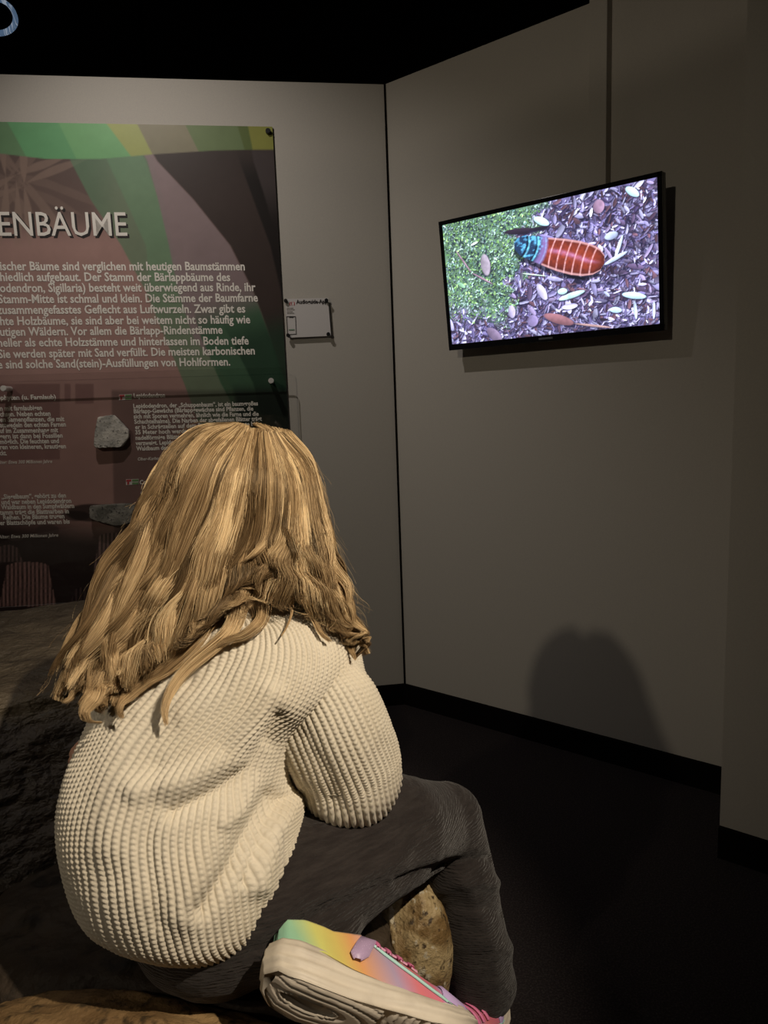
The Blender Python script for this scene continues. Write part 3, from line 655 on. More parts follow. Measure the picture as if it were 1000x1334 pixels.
# ------------------------------------------------------------------ the seated girl
person = empty('person', (-.24, .92, .37))
tag(person, 'long haired blonde child in cream knitted sweater seated with back to viewer', 'person')
YAW = math.radians(24)
FW = np.array([math.sin(YAW), math.cos(YAW), 0]); RT = np.array([math.cos(YAW), -math.sin(YAW), 0])

def capsules(chains):
    """closed blobs along chains of (x,y,z,r); returned as one bmesh of overlapping pieces for voxel union"""
    bm = bmesh.new()
    for ch in chains:
        ch = [np.array(c, float) for c in ch]
        for i, c in enumerate(ch):
            bmesh.ops.create_uvsphere(bm, u_segments=20, v_segments=12, radius=c[3], matrix=Matrix.Translation(c[:3]))
            if i:
                a, b = Vector(ch[i - 1][:3]), Vector(c[:3]); d = b - a
                if d.length > 1e-5:
                    bmesh.ops.create_cone(bm, cap_ends=True, segments=20, radius1=ch[i - 1][3], radius2=c[3], depth=d.length,
                                          matrix=Matrix.Translation((a + b) / 2) @ d.to_track_quat('Z', 'Y').to_matrix().to_4x4())
    return bm
def ellip(bm, c, ax, hs):
    M = Matrix(((ax[0][0] * hs[0], ax[1][0] * hs[1], ax[2][0] * hs[2], c[0]), (ax[0][1] * hs[0], ax[1][1] * hs[1], ax[2][1] * hs[2], c[1]), (ax[0][2] * hs[0], ax[1][2] * hs[1], ax[2][2] * hs[2], c[2]), (0, 0, 0, 1)))
    bmesh.ops.create_uvsphere(bm, u_segments=32, v_segments=20, radius=1, matrix=M)
def voxel(bm, vox, smooth=6):
    me = bpy.data.meshes.new('tmp'); bm.to_mesh(me); bm.free(); o = bpy.data.objects.new('tmp', me); sc.collection.objects.link(o)
    r = o.modifiers.new('r', 'REMESH'); r.mode = 'VOXEL'; r.voxel_size = vox
    s = o.modifiers.new('s', 'SMOOTH'); s.iterations = smooth; s.factor = .5
    e = o.evaluated_get(bpy.context.evaluated_depsgraph_get()); m = e.to_mesh()
    V = np.empty(len(m.vertices) * 3); m.vertices.foreach_get('co', V); V = V.reshape(-1, 3)
    nrm = np.empty(len(m.vertices) * 3); m.vertex_normals.foreach_get('vector', nrm); nrm = nrm.reshape(-1, 3)
    F_ = [tuple(p.vertices) for p in m.polygons]
    e.to_mesh_clear(); bpy.data.objects.remove(o)
    return V, F_, nrm

# joints
KN = P(582, 1068, 1.145); ANK = P(626, 1284, 1.175)
SH_R = P(396, 856, .965); EL_R = P(457, 1000, .995); WR_R = np.array([-.095, 1.150, .790])
SH_L = SH_R - RT * .25 + np.array([0, .01, 0]); EL_L = np.array([-.36, 1.10, .60]); WR_L = P(120, 962, 1.07); WR_L[2] = .66
HD = P(318, 652, 1.065)                                  # head centre
HY = math.radians(33); HF = unit((math.sin(HY), math.cos(HY), .06)); HR = unit(np.cross(HF, Z)); HU = np.cross(HR, HF)
def hp(r, f, u): return HD + HR * r + HF * f + HU * u
NECK = np.array([-.205, 1.02, .845])

# body: one continuous surface (head, neck, trunk, arms with hands, legs)
M_skin = mat('skin', (.62, .36, .25), .5, spec=.4, attr='col', bump=[('noise', 160, .1, .001)])
M_skin.node_tree.nodes['Principled BSDF'].inputs['Subsurface Weight'].default_value = .08
M_skin.node_tree.nodes['Principled BSDF'].inputs['Subsurface Radius'].default_value = (.01, .004, .002)
def hand(w, dirf, up, side, curl, s=1.0):
    """palm + five fingers: dirf towards fingers, up = back of hand, side = towards thumb; curl in radians per joint"""
    ch = []; dirf, up, side = unit(dirf), unit(up), unit(side)
    for k, (o, ln) in enumerate(((.024, .052), (.009, .058), (-.006, .054), (-.020, .043))):
        base = w + dirf * .066 * s + side * o * s; p = base; a = 0
        c = [(*(w + side * o * .6 * s + dirf * .012), .011 * s), (*base, .0092 * s)]
        for j, fr in enumerate((.42, .32, .26)):
            a += curl * (1 + .1 * k); p = p + (dirf * math.cos(a) - up * math.sin(a)) * ln * fr * s; c.append((*p, (.0080 - .0008 * j) * s))
        ch.append(c)
    t0 = w + side * .020 * s + dirf * .014 * s; td = unit(side * .75 + dirf * .7 - up * .3)
    ch.append([(*t0, .012 * s), (*(t0 + td * .026 * s), .010 * s), (*(t0 + (td + dirf * .2) * .046 * s), .0085 * s)])
    return ch
CHIN_HAND = hand(WR_R, unit(hp(.02, .075, -.085) - WR_R), unit(RT * .8 + FW * .6), unit(-FW * .4 + RT * .2 + Z * .1), .55, .9)
hdir = unit((-.55, -.83, -.10))
LEFT_HAND = hand(WR_L + np.array([.045, .055, .008]), hdir, Z, unit(np.cross(Z, hdir)), .12, .92)
chains = [
    [(*(NECK - FW * .01 - Z * .10), .062), (*NECK, .045), (*hp(0, -.018, -.075), .047)],
    [(-.265, .91, .47, .09), (-.285, .925, .56, .088), (-.28, .95, .66, .088), (-.24, .99, .75, .082), (*NECK, .05)],
    [(*(SH_L), .045), (*NECK, .05), (*SH_R, .045)],
    [(*SH_R, .045), (*EL_R, .034), (*WR_R, .023)], [(*SH_L, .045), (*EL_L, .034), (*(WR_L + np.array([.05, .06, .01])), .022)],
    [(-.20, .89, .465, .080), (*KN, .048), (*ANK, .030)],
    [(-.31, .93, .465, .080), (-.20, 1.27, .455, .044), (-.14, 1.09, .405, .034), (*P(432, 1208, .885), .026)],
] + CHIN_HAND + LEFT_HAND
bm = capsules(chains)
ax = (HR, HF, HU)
ellip(bm, hp(0, -.012, .018), ax, (.076, .092, .088)); ellip(bm, hp(0, .028, -.038), ax, (.056, .056, .064)); ellip(bm, hp(0, .062, -.086), ax, (.022, .020, .018))
ellip(bm, hp(0, .088, -.022), ax, (.010, .016, .014)); ellip(bm, hp(0, .082, -.002), ax, (.007, .012, .024))
for s in (-1, 1):
    ellip(bm, hp(s * .036, .060, -.036), ax, (.018, .018, .016)); ellip(bm, hp(s * .079, -.008, -.010), ax, (.007, .014, .024)); ellip(bm, hp(s * .030, .070, .016), ax, (.020, .012, .007))
ellip(bm, hp(0, .084, -.052), ax, (.019, .008, .0045)); ellip(bm, hp(0, .083, -.060), ax, (.015, .008, .005))
V, Fq, nr = voxel(bm, .0046, 3)
loc = (V - HD) @ np.stack([HR, HF, HU], 1)
cs = np.zeros((len(V), 3)) + (.60, .34, .235)
lip = (abs(loc[:, 0]) < .02) & (abs(loc[:, 2] + .056) < .0085) & (loc[:, 1] > .074) & (loc[:, 1] < .1); cs[lip] = (.52, .20, .17)
for s in (-1, 1):
    br = (abs(loc[:, 0] - s * .031) < .018) & (abs(loc[:, 2] - .026 + (abs(loc[:, 0]) - .03) ** 2 * 9) < .0035) & (loc[:, 1] > .05); cs[br] = (.22, .13, .07)
body = reparent(mesh_obj('body', V, Fq, M_skin, None, True, cs), person)
M_eye = mat('eye_white', (.75, .73, .7), .15); M_iris = mat('iris', (.06, .10, .14), .1)
for s in (-1, 1):
    bm = bmesh.new(); ellip(bm, hp(s * .031, .0705, .004), ax, (.0125, .0095, .0062)); e_ = reparent(bm_obj('eye', bm, M_eye, None, True), person)
    bm = bmesh.new(); ellip(bm, hp(s * .031, .0780, .004), ax, (.0046, .0026, .0046)); i_ = bm_obj('iris', bm, M_iris, None, True); i_.parent = e_

# ---------- sweater
M_knit = mat('cream_knit', (.74, .675, .55), .85, spec=.15, sheen=.15, noise=(14, 3, (.70, .63, .50), .4, .7), bump=[('noise', 700, .5, .0012)])
def knit(G, nrib, nst, du, dv, amp, wrap=True, band=0, fade=None):
    """displace a (nv,nu,3) surface along its normals with rows of stitches in ribs"""
    nv, nu = G.shape[:2]; N_ = grid_normals(G, wrap)
    u = np.arange(nu)[None, :] * nrib / nu if wrap else np.linspace(0, nrib, nu)[None, :]
    v = np.linspace(0, nst, nv)[:, None]
    u = u + .10 * noise2(u * .35 + 0 * v, v * .12 + 0 * u, 51, 2) * 2; v = v + .35 * noise2(u * .21, v * .2, 53, 2) * 2
    ph = u - np.floor(u) - .5
    rib = np.cos(np.pi * ph) ** .8
    st = (v + .9 * abs(ph) + .5 * (np.floor(u) % 2)) % 1.0
    purl = .5 + .5 * np.cos(2 * np.pi * (st - .5))
    hh_ = rib * (.66 + .34 * purl ** .7)
    if band:
        b = sstep(band + 1, band - 1, v); hh_ = hh_ * (1 - b) + (rib ** 1.1 * .95 + .05 * purl) * b
    a = amp if fade is None else amp * fade
    return G + N_ * (hh_ * a * (1 + .25 * noise2(u * .8, v * .8, 57, 2)))[..., None], N_
# torso rings: centre x,y,z, half width, half depth back, half depth front, tilt forward
rings = np.array([
    (-.258, .915, .452, .118, .118, .115, -.02),
    (-.266, .910, .468, .128, .134, .125, .00),
    (-.278, .905, .500, .142, .148, .130, .00),
    (-.286, .910, .560, .150, .154, .130, .05),
    (-.292, .928, .625, .142, .148, .122, .10),
    (-.270, .952, .690, .144, .132, .116, .16),
    (-.236, .972, .745, .168, .112, .110, .20),
    (-.220, .986, .788, .166, .096, .105, .22),
    (-.211, 1.000, .822, .138, .082, .092, .22),
    (-.208, 1.012, .842, .090, .070, .078, .2),
    (-.205, 1.016, .860, .064, .056, .062, .2),
    (-.204, 1.020, .876, .055, .050, .055, .2)])
NU, NV = 96 * 7, 98 * 6
Rg = even(rings, NV, lambda d: np.stack([d[:, 3], d[:, 2], d[:, 1] - d[:, 4]], -1)); th = np.linspace(0, 2 * math.pi, NU, endpoint=False)
ct, st_ = np.cos(th), np.sin(th)        # th=0 right side, th=-90deg back
ex = 2.35
cc = np.sign(ct) * abs(ct) ** (2 / ex); ss = np.sign(st_) * abs(st_) ** (2 / ex)
hd = np.where(ss[None] < 0, Rg[:, 4:5], Rg[:, 5:6])
Gt = Rg[:, None, :3] + RT * (cc[None, :, None] * Rg[:, 3][:, None, None]) + FW * (ss[None] * hd)[..., None]
Gt[..., 2] += (-ss[None] * hd) * Rg[:, 6:7] * 1.0
# gather on the right hip: hem lifts where the thigh pushes it up
lift = np.exp(-((th - math.radians(25)) / .8) ** 2)[None] * sstep(.30, 0, np.linspace(0, 1, NV))[:, None]
Gt[..., 2] += .06 * lift
def seg_dist(q, pts):
    best = np.full(q.shape[:-1], 1e9); 
    for a, b in zip(pts[:-1], pts[1:]):
        a, b = np.array(a, float), np.array(b, float); d = b - a; t = np.clip(((q - a) @ d) / (d @ d), 0, 1)
        dd = q - (a + t[..., None] * d); best = np.minimum(best, np.hypot(dd[..., 0], dd[..., 1]))
    return best
def folds(G, N_, fl, flip=1):
    q = proj(G.reshape(-1, 3)).reshape(*G.shape[:2], 2); tocam = ((O - G) * N_).sum(-1) > -.02
    d = np.zeros(G.shape[:2])
    for pts, wd, a in fl: d += a * np.exp(-(seg_dist(q, pts) / wd) ** 2)
    return G + N_ * (d * tocam)[..., None]
N_ = grid_normals(Gt, True)
sgn = 1 if (N_[NV // 2, 0] @ RT) > 0 else -1
FOLDS = [(((352, 905), (300, 985), (235, 1018), (180, 1030)), 16, .010), (((362, 935), (330, 1000), (285, 1030), (225, 1058)), 13, -.011),
         (((352, 1040), (322, 1085), (300, 1130), (262, 1185)), 13, -.012), (((385, 1040), (352, 1090), (335, 1150)), 16, .012), (((300, 1062), (268, 1110), (240, 1190)), 20, .007),
         (((345, 980), (320, 1040), (290, 1070)), 10, .006), (((170, 930), (150, 1000), (140, 1100)), 26, .006), (((205, 1000), (190, 1100), (205, 1200)), 14, -.004),
         (((368, 1040), (345, 1075), (318, 1150)), 7, -.008), (((330, 860), (300, 900), (240, 930)), 18, .005), (((360, 800), (330, 850), (250, 890)), 14, -.004)]
Gt = Gt + (N_ * sgn) * (.010 * fbm(Gt * 9, 3, 61))[..., None]
Gt = folds(Gt, N_ * sgn, FOLDS)
Gt, _ = knit(Gt, 96, 98, 0, 0, sgn * .0040, True, 8.0)
torso_faces = grid_faces(NU, NV, True, flip=(sgn < 0))
sweater = reparent(mesh_obj('sweater', Gt.reshape(-1, 3), torso_faces, M_knit), person)
# inner turned hem so the sweater has thickness
Gi = np.stack([Gt[0], Gt[0] * .0 + Rg[3, :3] + (Gt[12] - Rg[3, :3]) * .93], 0)
hem = mesh_obj('hem_lining', Gi.reshape(-1, 3), grid_faces(NU, 2, True), M_knit); hem.parent = sweater

def sleeve(name, pts, rads, nrib, nst, seed, fl=(), q=(7, 6), amp=.0040):
    nu, nv = nrib * q[0], nst * q[1]
    CR_ = even(np.hstack([np.array(pts, float), np.array(rads, float).reshape(-1, 1)]), nv, lambda d: d[:, :3]); C_, R_ = CR_[:, :3], CR_[:, 3]
    T = np.gradient(C_, axis=0); T /= np.linalg.norm(T, axis=1, keepdims=True)
    A = np.zeros_like(T); a = unit(np.cross(T[0], FW)); 
    for i in range(nv):                                  # parallel transport
        a = a - T[i] * (a @ T[i]); a /= np.linalg.norm(a); A[i] = a
    B = np.cross(T, A); t = np.linspace(0, 2 * math.pi, nu, endpoint=False)
    G = C_[:, None] + (A[:, None] * np.cos(t)[None, :, None] + B[:, None] * np.sin(t)[None, :, None]) * R_[:, None, None]
    n_ = grid_normals(G, True); s = 1 if (n_[nv // 2, 0] @ A[nv // 2]) > 0 else -1
    G = G + n_ * s * (.012 * fbm(G * 11 + seed, 3, seed))[..., None]
    if fl: G = folds(G, n_ * s, fl)
    G, _ = knit(G, nrib, nst, 0, 0, s * amp)
    o = mesh_obj(name, G.reshape(-1, 3), grid_faces(nu, nv, True, flip=(s < 0)), M_knit)
    o.parent = sweater; return o
E0 = EL_R
sleeve('sleeve', [SH_R + (-.055, .012, .010), SH_R + (-.012, .0, .0), P(414, 902, .955), P(434, 945, .955), P(450, 982, .970), E0 + (.0, -.010, -.006), E0 + (-.008, .045, .0), E0 + (-.03, .07, .09), WR_R + (.002, -.004, -.02)],
       [.026, .050, .066, .073, .074, .071, .062, .055, .034], 50, 112, 71,
       fl=[(((352, 905), (372, 960), (392, 1020)), 10, .006), (((470, 900), (480, 960), (470, 1030)), 22, .004), (((400, 960), (430, 1010), (440, 1050)), 12, -.004)])
sleeve('sleeve', [SH_L + (.05, .0, .008), SH_L + (.01, .0, .0), SH_L + (-.012, .015, -.06), EL_L + (-.005, -.02, .05), EL_L + (0, 0, 0), EL_L * .5 + (WR_L + (.03, .05, .02)) * .5 + (0, 0, .0), WR_L + (.055, .072, .018)],
       [.048, .062, .068, .066, .058, .046, .034], 40, 80, 73, q=(5, 4))

# ---------- trousers
M_trs = mat('charcoal_crinkle', (.024, .0195, .0185), .92, spec=.12, sheen=.18, noise=(60, 3, (.036, .030, .028), .4, .65, (.4, .4, 2.5)),
            bump=[('wave', 60, .35, .002), ('noise', 150, .9, .004, (.45, .45, 1.8))])
ank = ANK
ch = [
    [(-.245, .895, .465, .122), (-.235, .90, .475, .12)],
    [(-.195, .885, .462, .100), (-.10, .955, .462, .094), (.0, 1.03, .468, .084), (*(KN - (.03, .02, -.005)), .070), (*KN, .064), (*(KN * .7 + ank * .3 + (.004, 0, 0)), .062), (*(KN * .35 + ank * .65), .064), (*(ank + (0, 0, .01)), .066)],
    [(-.31, .93, .462, .098), (-.26, 1.10, .462, .085), (-.20, 1.27, .46, .068), (-.20, 1.29, .45, .064), (-.14, 1.10, .405, .052), (-.09, .95, .40, .046), (*P(432, 1208, .885), .040)],
]
bm = capsules(ch); V, Fq, nr = voxel(bm, .0062, 8)
q = proj(V); face = ((O - V) * nr).sum(1) > 0
d = .010 * fbm(V * 12, 4, 81)
kf = [(((520, 1150), (580, 1130), (640, 1118)), 8, -.009), (((545, 1172), (600, 1150), (645, 1150)), 9, .007), (((560, 1190), (610, 1180), (655, 1190)), 8, -.006), (((585, 1230), (630, 1225), (660, 1235)), 12, .005),
      (((400, 1080), (470, 1085), (560, 1060)), 10, .003), (((350, 1190), (440, 1160), (520, 1120)), 14, .004), (((330, 1240), (420, 1190), (500, 1155)), 10, -.005), (((600, 1140), (630, 1200), (650, 1280)), 10, .004)]
for pts, wd, a in kf: d = d + a * np.exp(-(seg_dist(q, pts) / wd) ** 2) * face
V = V + nr * d[:, None]
V[:, 2] = np.maximum(V[:, 2], .045)
trs = reparent(mesh_obj('trousers', V, Fq, M_trs), person)

# ---------- shoes
M_sole = mat('midsole_white', (.70, .63, .52), .55, noise=(18, 4, (.52, .46, .38), .5, .75), bump=[('noise', 120, .15, .001)])
M_out = mat('outsole_tan', (.60, .53, .44), .6, noise=(40, 4, (.48, .42, .34), .45, .7))
M_cav = mat('sole_cavity', (.05, .035, .06), .5)
M_upper = mat('rainbow_upper', attr='col', rough=.55, sheen=.1, bump=[('noise', 500, .3, .0006)])
M_lav = mat('lavender_strap', (.50, .36, .56), .35, spec=.6, noise=(900, 2, (.85, .7, .9), .66, .7))
M_pink = mat('pink_lace', (.80, .22, .42), .5); M_teal = mat('teal_piping', (.42, .72, .68), .45); M_tongue = mat('pink_tongue', (.62, .30, .44), .6)
M_sock = mat('lining', (.35, .28, .36), .9)
def shoe(org, L, U, W, ln=.25, mirror=1):
    """L heel->toe, U sole->ankle, W towards the visible side"""
    org, L, U, W = map(np.asarray, (org, L, U, W))
    root = empty('shoe', tuple(org)); root.parent = person; root.matrix_parent_inverse = Matrix.Translation(-Vector(person.location))
    def T(s, w_, h): return org + L * (np.asarray(s) * ln)[..., None] + W * np.asarray(w_)[..., None] + U * np.asarray(h)[..., None]
    S_ = np.array([0, .03, .1, .2, .35, .5, .65, .78, .88, .95, .99, 1.0])
    def hwf(s): return np.interp(s, S_, [0, .020, .031, .034, .031, .033, .039, .041, .037, .027, .012, 0]) 
    def bot(s): return np.interp(s, [0, .08, .2, .7, .85, 1], [.016, .004, 0, 0, .006, .026])
    def topl(s): return np.interp(s, [0, .15, .35, .6, .8, 1], [.052, .046, .040, .034, .032, .040])
    def add(o): o.parent = root; o.matrix_parent_inverse = Matrix.Translation(-Vector(org)); return o
    n = 72; a = np.linspace(0, 2 * math.pi, n, endpoint=False)
    s = .5 - .5 * np.cos(a); sd = np.sign(np.sin(a)); w0 = hwf(s) * sd
    # midsole side wall
    lev = np.linspace(0, 1, 15); Gs = []
    for l in lev:
        bulge = .0045 * math.sin(math.pi * l) + .002 * math.sin(l * 6 * math.pi) * .35
        flare = 1.10 - .12 * l; h = bot(s) + (topl(s) - bot(s)) * l
        wav = .0012 * np.sin(s * 5 + l * 9) + .0014 * np.sin(l * 22 - s * 9) * (s < .62)
        Gs.append(T(s, w0 * flare + sd * (bulge + wav) * np.minimum(1, hwf(s) / .015), h) + L * ((s - .5) * 2 * (bulge + .004))[..., None])
    Gs = np.array(Gs); mid = add(mesh_obj('midsole', Gs.reshape(-1, 3), [tuple(f) for f in grid_faces(n, len(lev), True)] + [tuple(range(n)), tuple((len(lev) - 1) * n + k for k in range(n))], M_sole))
    # outsole pads with grooves (bottom faces)
    m1, m2 = 150, 46; ss_ = np.linspace(.02, .985, m1)[:, None] + np.zeros((1, m2)); tt = np.linspace(-1, 1, m2)[None] + np.zeros((m1, 1))
    wv = hwf(ss_) * tt * 1.06
    loopd = np.hypot((ss_ - .20) / .11, wv / .0085)                      # cavity ring in the heel
    gro = np.cos(loopd * 6.5)
    fore = np.cos(ss_ * 170 + 6 * np.sin(tt * 2.2)); cut = np.exp(-((ss_ - .52) / .012) ** 2) + np.exp(-((ss_ - .66 - .02 * tt) / .010) ** 2) + np.exp(-((ss_ - .80 + .02 * tt) / .010) ** 2)
    g = np.where(ss_ < .5, np.where(gro > -.55, .0, .0014), np.where(fore > .25, 0, .0020)) + .004 * np.clip(cut, 0, 1)
    cav = sstep(1.25, .9, loopd) ; g = g + .012 * cav
    hb = bot(ss_) - .0035 + g + .004 * tt ** 8
    Gb = T(ss_, wv, hb); add(mesh_obj('outsole', Gb.reshape(-1, 3), grid_faces(m2, m1), M_out, None, True))
    cv = np.array([T(.20 + .118 * math.cos(b_), .0092 * math.sin(b_), float(bot(.2)) + .0065) for b_ in np.linspace(0, 2 * math.pi, 30, endpoint=False)])
    add(mesh_obj('heel_window', cv, [tuple(range(30))], M_cav, None, False))
    # upper: arches from sole edge over the foot, open at the collar
    m = 90; k = 44; sU = np.linspace(.012, .985, m)
    top = np.interp(sU, [0, .03, .12, .25, .34, .45, .6, .75, .9, 1], [.062, .078, .080, .078, .084, .090, .076, .060, .050, .040])
    op = np.interp(sU, [0, .03, .06, .30, .36, .40, 1], [0, .3, .80, .80, .45, 0, 0])     # opening share
    ang = np.linspace(-1, 1, k); Gu = np.zeros((m, k, 3)); cu_ = np.zeros((m, k, 3))
    for i, s1 in enumerate(sU):
        hw_ = float(hwf(s1)) * .98 + .001; b0 = float(topl(s1)) - .004; tp = top[i]
        lim = 1 - op[i] * .48; a_ = ang * lim * math.pi / 2
        wv_ = hw_ * np.sign(np.sin(a_)) * abs(np.sin(a_)) ** .72 if op[i] < .01 else hw_ * np.sign(ang) * abs(np.sin(np.linspace(-1, 1, k) * math.pi / 2)) ** .6 * 1.0
        if op[i] < .01:
            h = b0 + (tp - b0) * abs(np.cos(a_)) ** .85
        else:
            r_ = 1 - abs(ang); h = b0 + (tp - b0) * np.clip(r_ * 1.7, 0, 1) ** .9; wv_ = hw_ * np.sign(ang) * (1 - .28 * np.clip(r_ * 1.7, 0, 1))
            inner = r_ > .62; h = np.where(inner, tp - (r_ - .62) * .11, h); wv_ = np.where(inner, hw_ * .68 * np.sign(ang) * (1 - (r_ - .62) / .38), wv_)
        Gu[i] = T(np.full(k, s1), wv_, h)
        t_ = s1 + .28 * ((h - .04) / .06) * .35
        st = [(0, (.28, .62, .50)), (.10, (.36, .66, .42)), (.20, (.78, .78, .22)), (.30, (.86, .68, .18)), (.40, (.88, .42, .16)), (.50, (.66, .40, .42)), (.56, (.50, .38, .56)), (.66, (.84, .22, .26)), (.76, (.80, .20, .30)), (.80, (.56, .42, .76)), (1.2, (.60, .48, .82))]
        sx = [x for x, _ in st]; cu_[i] = np.stack([np.interp(t_, sx, [c[j] for _, c in st]) for j in range(3)], -1)
    fl_ = [.5 + .5 * 0]
    cu_ = cu_ * (1 + .25 * noise2(np.linspace(0, 5, m)[:, None] + np.zeros((1, k)), np.linspace(0, 4, k)[None] + np.zeros((m, 1)), 91))[..., None]
    add(mesh_obj('upper', Gu.reshape(-1, 3), grid_faces(k, m), M_upper, None, True, np.clip(cu_ * .86, 0, 1)))
    def arch(nm, s0, s1, a0, a1, wd, m_, off, seg=26, rf=1.0, th_=.0022):
        """band over the upper from angle a0..a1 (share of the arch; 0 top, 1 sole) between s0 and s1"""
        t = np.linspace(0, 1, seg); sc_ = s0 + (s1 - s0) * t; an = (a0 + (a1 - a0) * t) * math.pi / 2
        tp = np.interp(sc_, sU, top); b0 = topl(sc_) - .004; hw_ = hwf(sc_) * .98 + .001
        prof_w = np.minimum(1, np.minimum(t, 1 - t) * 9 + .35) * wd / ln if rf else np.full(seg, wd / ln)
        rows = []
        for d_, o_ in ((-1, 0), (-.85, 1), (.85, 1), (1, 0)):
            sc2 = sc_ + d_ * prof_w; of = off + th_ * o_
            hh2 = np.interp(sc2, sU, top); hw2 = hwf(sc2) * .98 + .001
            rows.append(T(sc2, (hw2 + of) * np.sign(np.sin(an)) * abs(np.sin(an)) ** .72, b0 + (hh2 + of - b0) * abs(np.cos(an)) ** .85))
        return add(mesh_obj(nm, np.array(rows).reshape(-1, 3), grid_faces(seg, 4), m_, None, True))
    arch('strap', .36, .53, .90, -.4, .0125, M_lav, .0025, th_=.003)
    arch('overlay', .46, .82, .50, .98, .004, M_teal, .0010, rf=0)
    arch('toe_guard', .86, .86, .98, -.98, .020, mat('toe_lavender', (.56, .42, .74), .5), .0006, rf=0)
    arch('tongue', .45, .66, .40, .36, .008, M_tongue, .001, rf=0)
    for i_ in range(4): arch('lace', .475 + .055 * i_, .490 + .055 * i_, .56, -.30, .0028, M_pink, .0030, rf=0, th_=.0022)
    bmc = bmesh.new(); ellip(bmc, org + L * ln * .20 + U * .062, (L, W, U), (.045, .022, .016)); add(bm_obj('lining', bmc, M_sock, None, True))
    return root
# folded left foot: sole turned towards the viewer
L1 = unit(CR * .86 - CU * .44 + CF * .20)
U1 = CR * .26 + CU * .30 + CF * .92; U1 = unit(U1 - L1 * (U1 @ L1)); W1 = np.cross(L1, U1); W1 = W1 if W1 @ CF < 0 else -W1
shoe(P(345, 1290, .735), L1, U1, W1, .27)
# right foot flat on the carpet
L2 = unit((.62, .78, 0)); W2 = unit((.78, -.62, 0))
shoe(np.array([.034, 1.006, .006]), L2, Z.copy(), W2, .22)
#PART3

# ---------- hair: a solid under-layer with strands grown over it
def hair_mat(name, strands):
    m = bpy.data.materials.new(name); m.use_nodes = True; nt = m.node_tree; N = nt.nodes; L = nt.links
    if not strands:
        b = N['Principled BSDF']; b.inputs['Roughness'].default_value = .5; b.inputs['Base Color'].default_value = (.10, .058, .026, 1); return m
    b = N['Principled BSDF']; b.inputs['Roughness'].default_value = .38; b.inputs['Specular IOR Level'].default_value = .55
    r1 = N.new('ShaderNodeValToRGB'); cr_ = r1.color_ramp; cr_.elements[0].color = (.065, .040, .020, 1); cr_.elements[1].color = (.88, .68, .40, 1)
    e = cr_.elements.new(.33); e.color = (.19, .118, .055, 1); e = cr_.elements.new(.68); e.color = (.52, .36, .19, 1)
    at = N.new('ShaderNodeAttribute'); at.attribute_name = 'tone'; L.new(at.outputs['Fac'], r1.inputs[0]); L.new(r1.outputs[0], b.inputs['Base Color'])
    b.inputs['Specular Tint'].default_value = (1, .82, .55, 1)
    return m
M_hair_base = hair_mat('hair_under', False); M_hair = hair_mat('hair_strand', True)
def world_tris(o):
    me = o.data; v = np.empty(len(me.vertices) * 3); me.vertices.foreach_get('co', v); return v.reshape(-1, 3), [tuple(p.vertices) for p in me.polygons]
vv, ff, kk = [], [], 0
for o in [sweater] + [c for c in sweater.children if c.name.startswith('sleeve')]:
    a, b = world_tris(o); vv.append(a); ff += [tuple(i + kk for i in f) for f in b]; kk += len(a)
bm = bmesh.new(); ellip(bm, hp(0, -.014, .014), ax, (.080, .096, .094)); ellip(bm, hp(0, .0, -.08), ax, (.05, .055, .06))
a = np.array([v.co[:] for v in bm.verts]); vv.append(a); ff += [tuple(v.index + kk for v in f.verts) for f in bm.faces]; bm.free()
BV = BVHTree.FromPolygons(np.vstack(vv).tolist(), ff)
CAMV = Vector(O)
NT = 36
def guide(px, dfall, lift=.016):
    q = catmull(px, NT); df = np.interp(np.linspace(0, 1, NT), np.linspace(0, 1, len(dfall)), dfall)
    dist = np.full(NT, np.nan)
    for i, (x, y) in enumerate(q):
        r = ray(x, y); h = BV.ray_cast(CAMV, Vector(r))
        if h[0] is not None and h[3] < 1.35: dist[i] = h[3] * math.hypot(r[0], r[1])
    dist = np.where(np.isnan(dist), df, np.minimum(dist, df + .04))
    d0 = dist.copy()
    for _ in range(60): dist[1:-1] = np.minimum((dist[:-2] + 2 * dist[1:-1] + dist[2:]) / 4, d0[1:-1] + .004)
    return np.array([P(x, y, d - lift) for (x, y), d in zip(q, dist)])
MAST = [
    ([(306, 555), (264, 560), (239, 584), (223, 620), (208, 655), (186, 700), (150, 765), (116, 840), (93, 903)], [1.09, 1.07, 1.05, 1.03, 1.01, .98]),
    ([(312, 555), (276, 572), (250, 615), (238, 660), (218, 708), (182, 765), (150, 830), (124, 885), (112, 922)], [1.06, 1.03, 1.01, 1.0, .98, .96]),
    ([(320, 556), (286, 606), (270, 668), (242, 730), (205, 790), (176, 850), (158, 900), (146, 930)], [1.04, 1.0, .98, .97, .95, .93]),
    ([(326, 560), (310, 618), (297, 678), (272, 735), (244, 785), (214, 835), (184, 874), (164, 902)], [1.03, .98, .96, .95, .93, .92]),
    ([(336, 560), (332, 620), (324, 684), (306, 730), (284, 768), (258, 802), (234, 830), (212, 848)], [1.03, .97, .95, .94, .92, .91]),
    ([(345, 561), (354, 620), (352, 680), (344, 715), (332, 742), (316, 766), (298, 788), (280, 806)], [1.03, .97, .95, .94, .93, .92]),
    ([(352, 563), (376, 620), (380, 680), (381, 718), (378, 744), (374, 762), (370, 776), (364, 790)], [1.03, .98, .96, .95, .94, .93]),
    ([(360, 565), (394, 612), (404, 680), (414, 735), (424, 775), (434, 805), (442, 825), (450, 840)], [1.05, 1.0, .98, .96, .95, .94]),
    ([(374, 563), (402, 600), (413, 660), (422, 720), (436, 766), (446, 800), (453, 828), (459, 852)], [1.08, 1.04, 1.02, 1.0, .99, .97]),
]
GD = [guide(a, b) for a, b in MAST]
def g3(pts): return catmull(np.array(pts), NT)
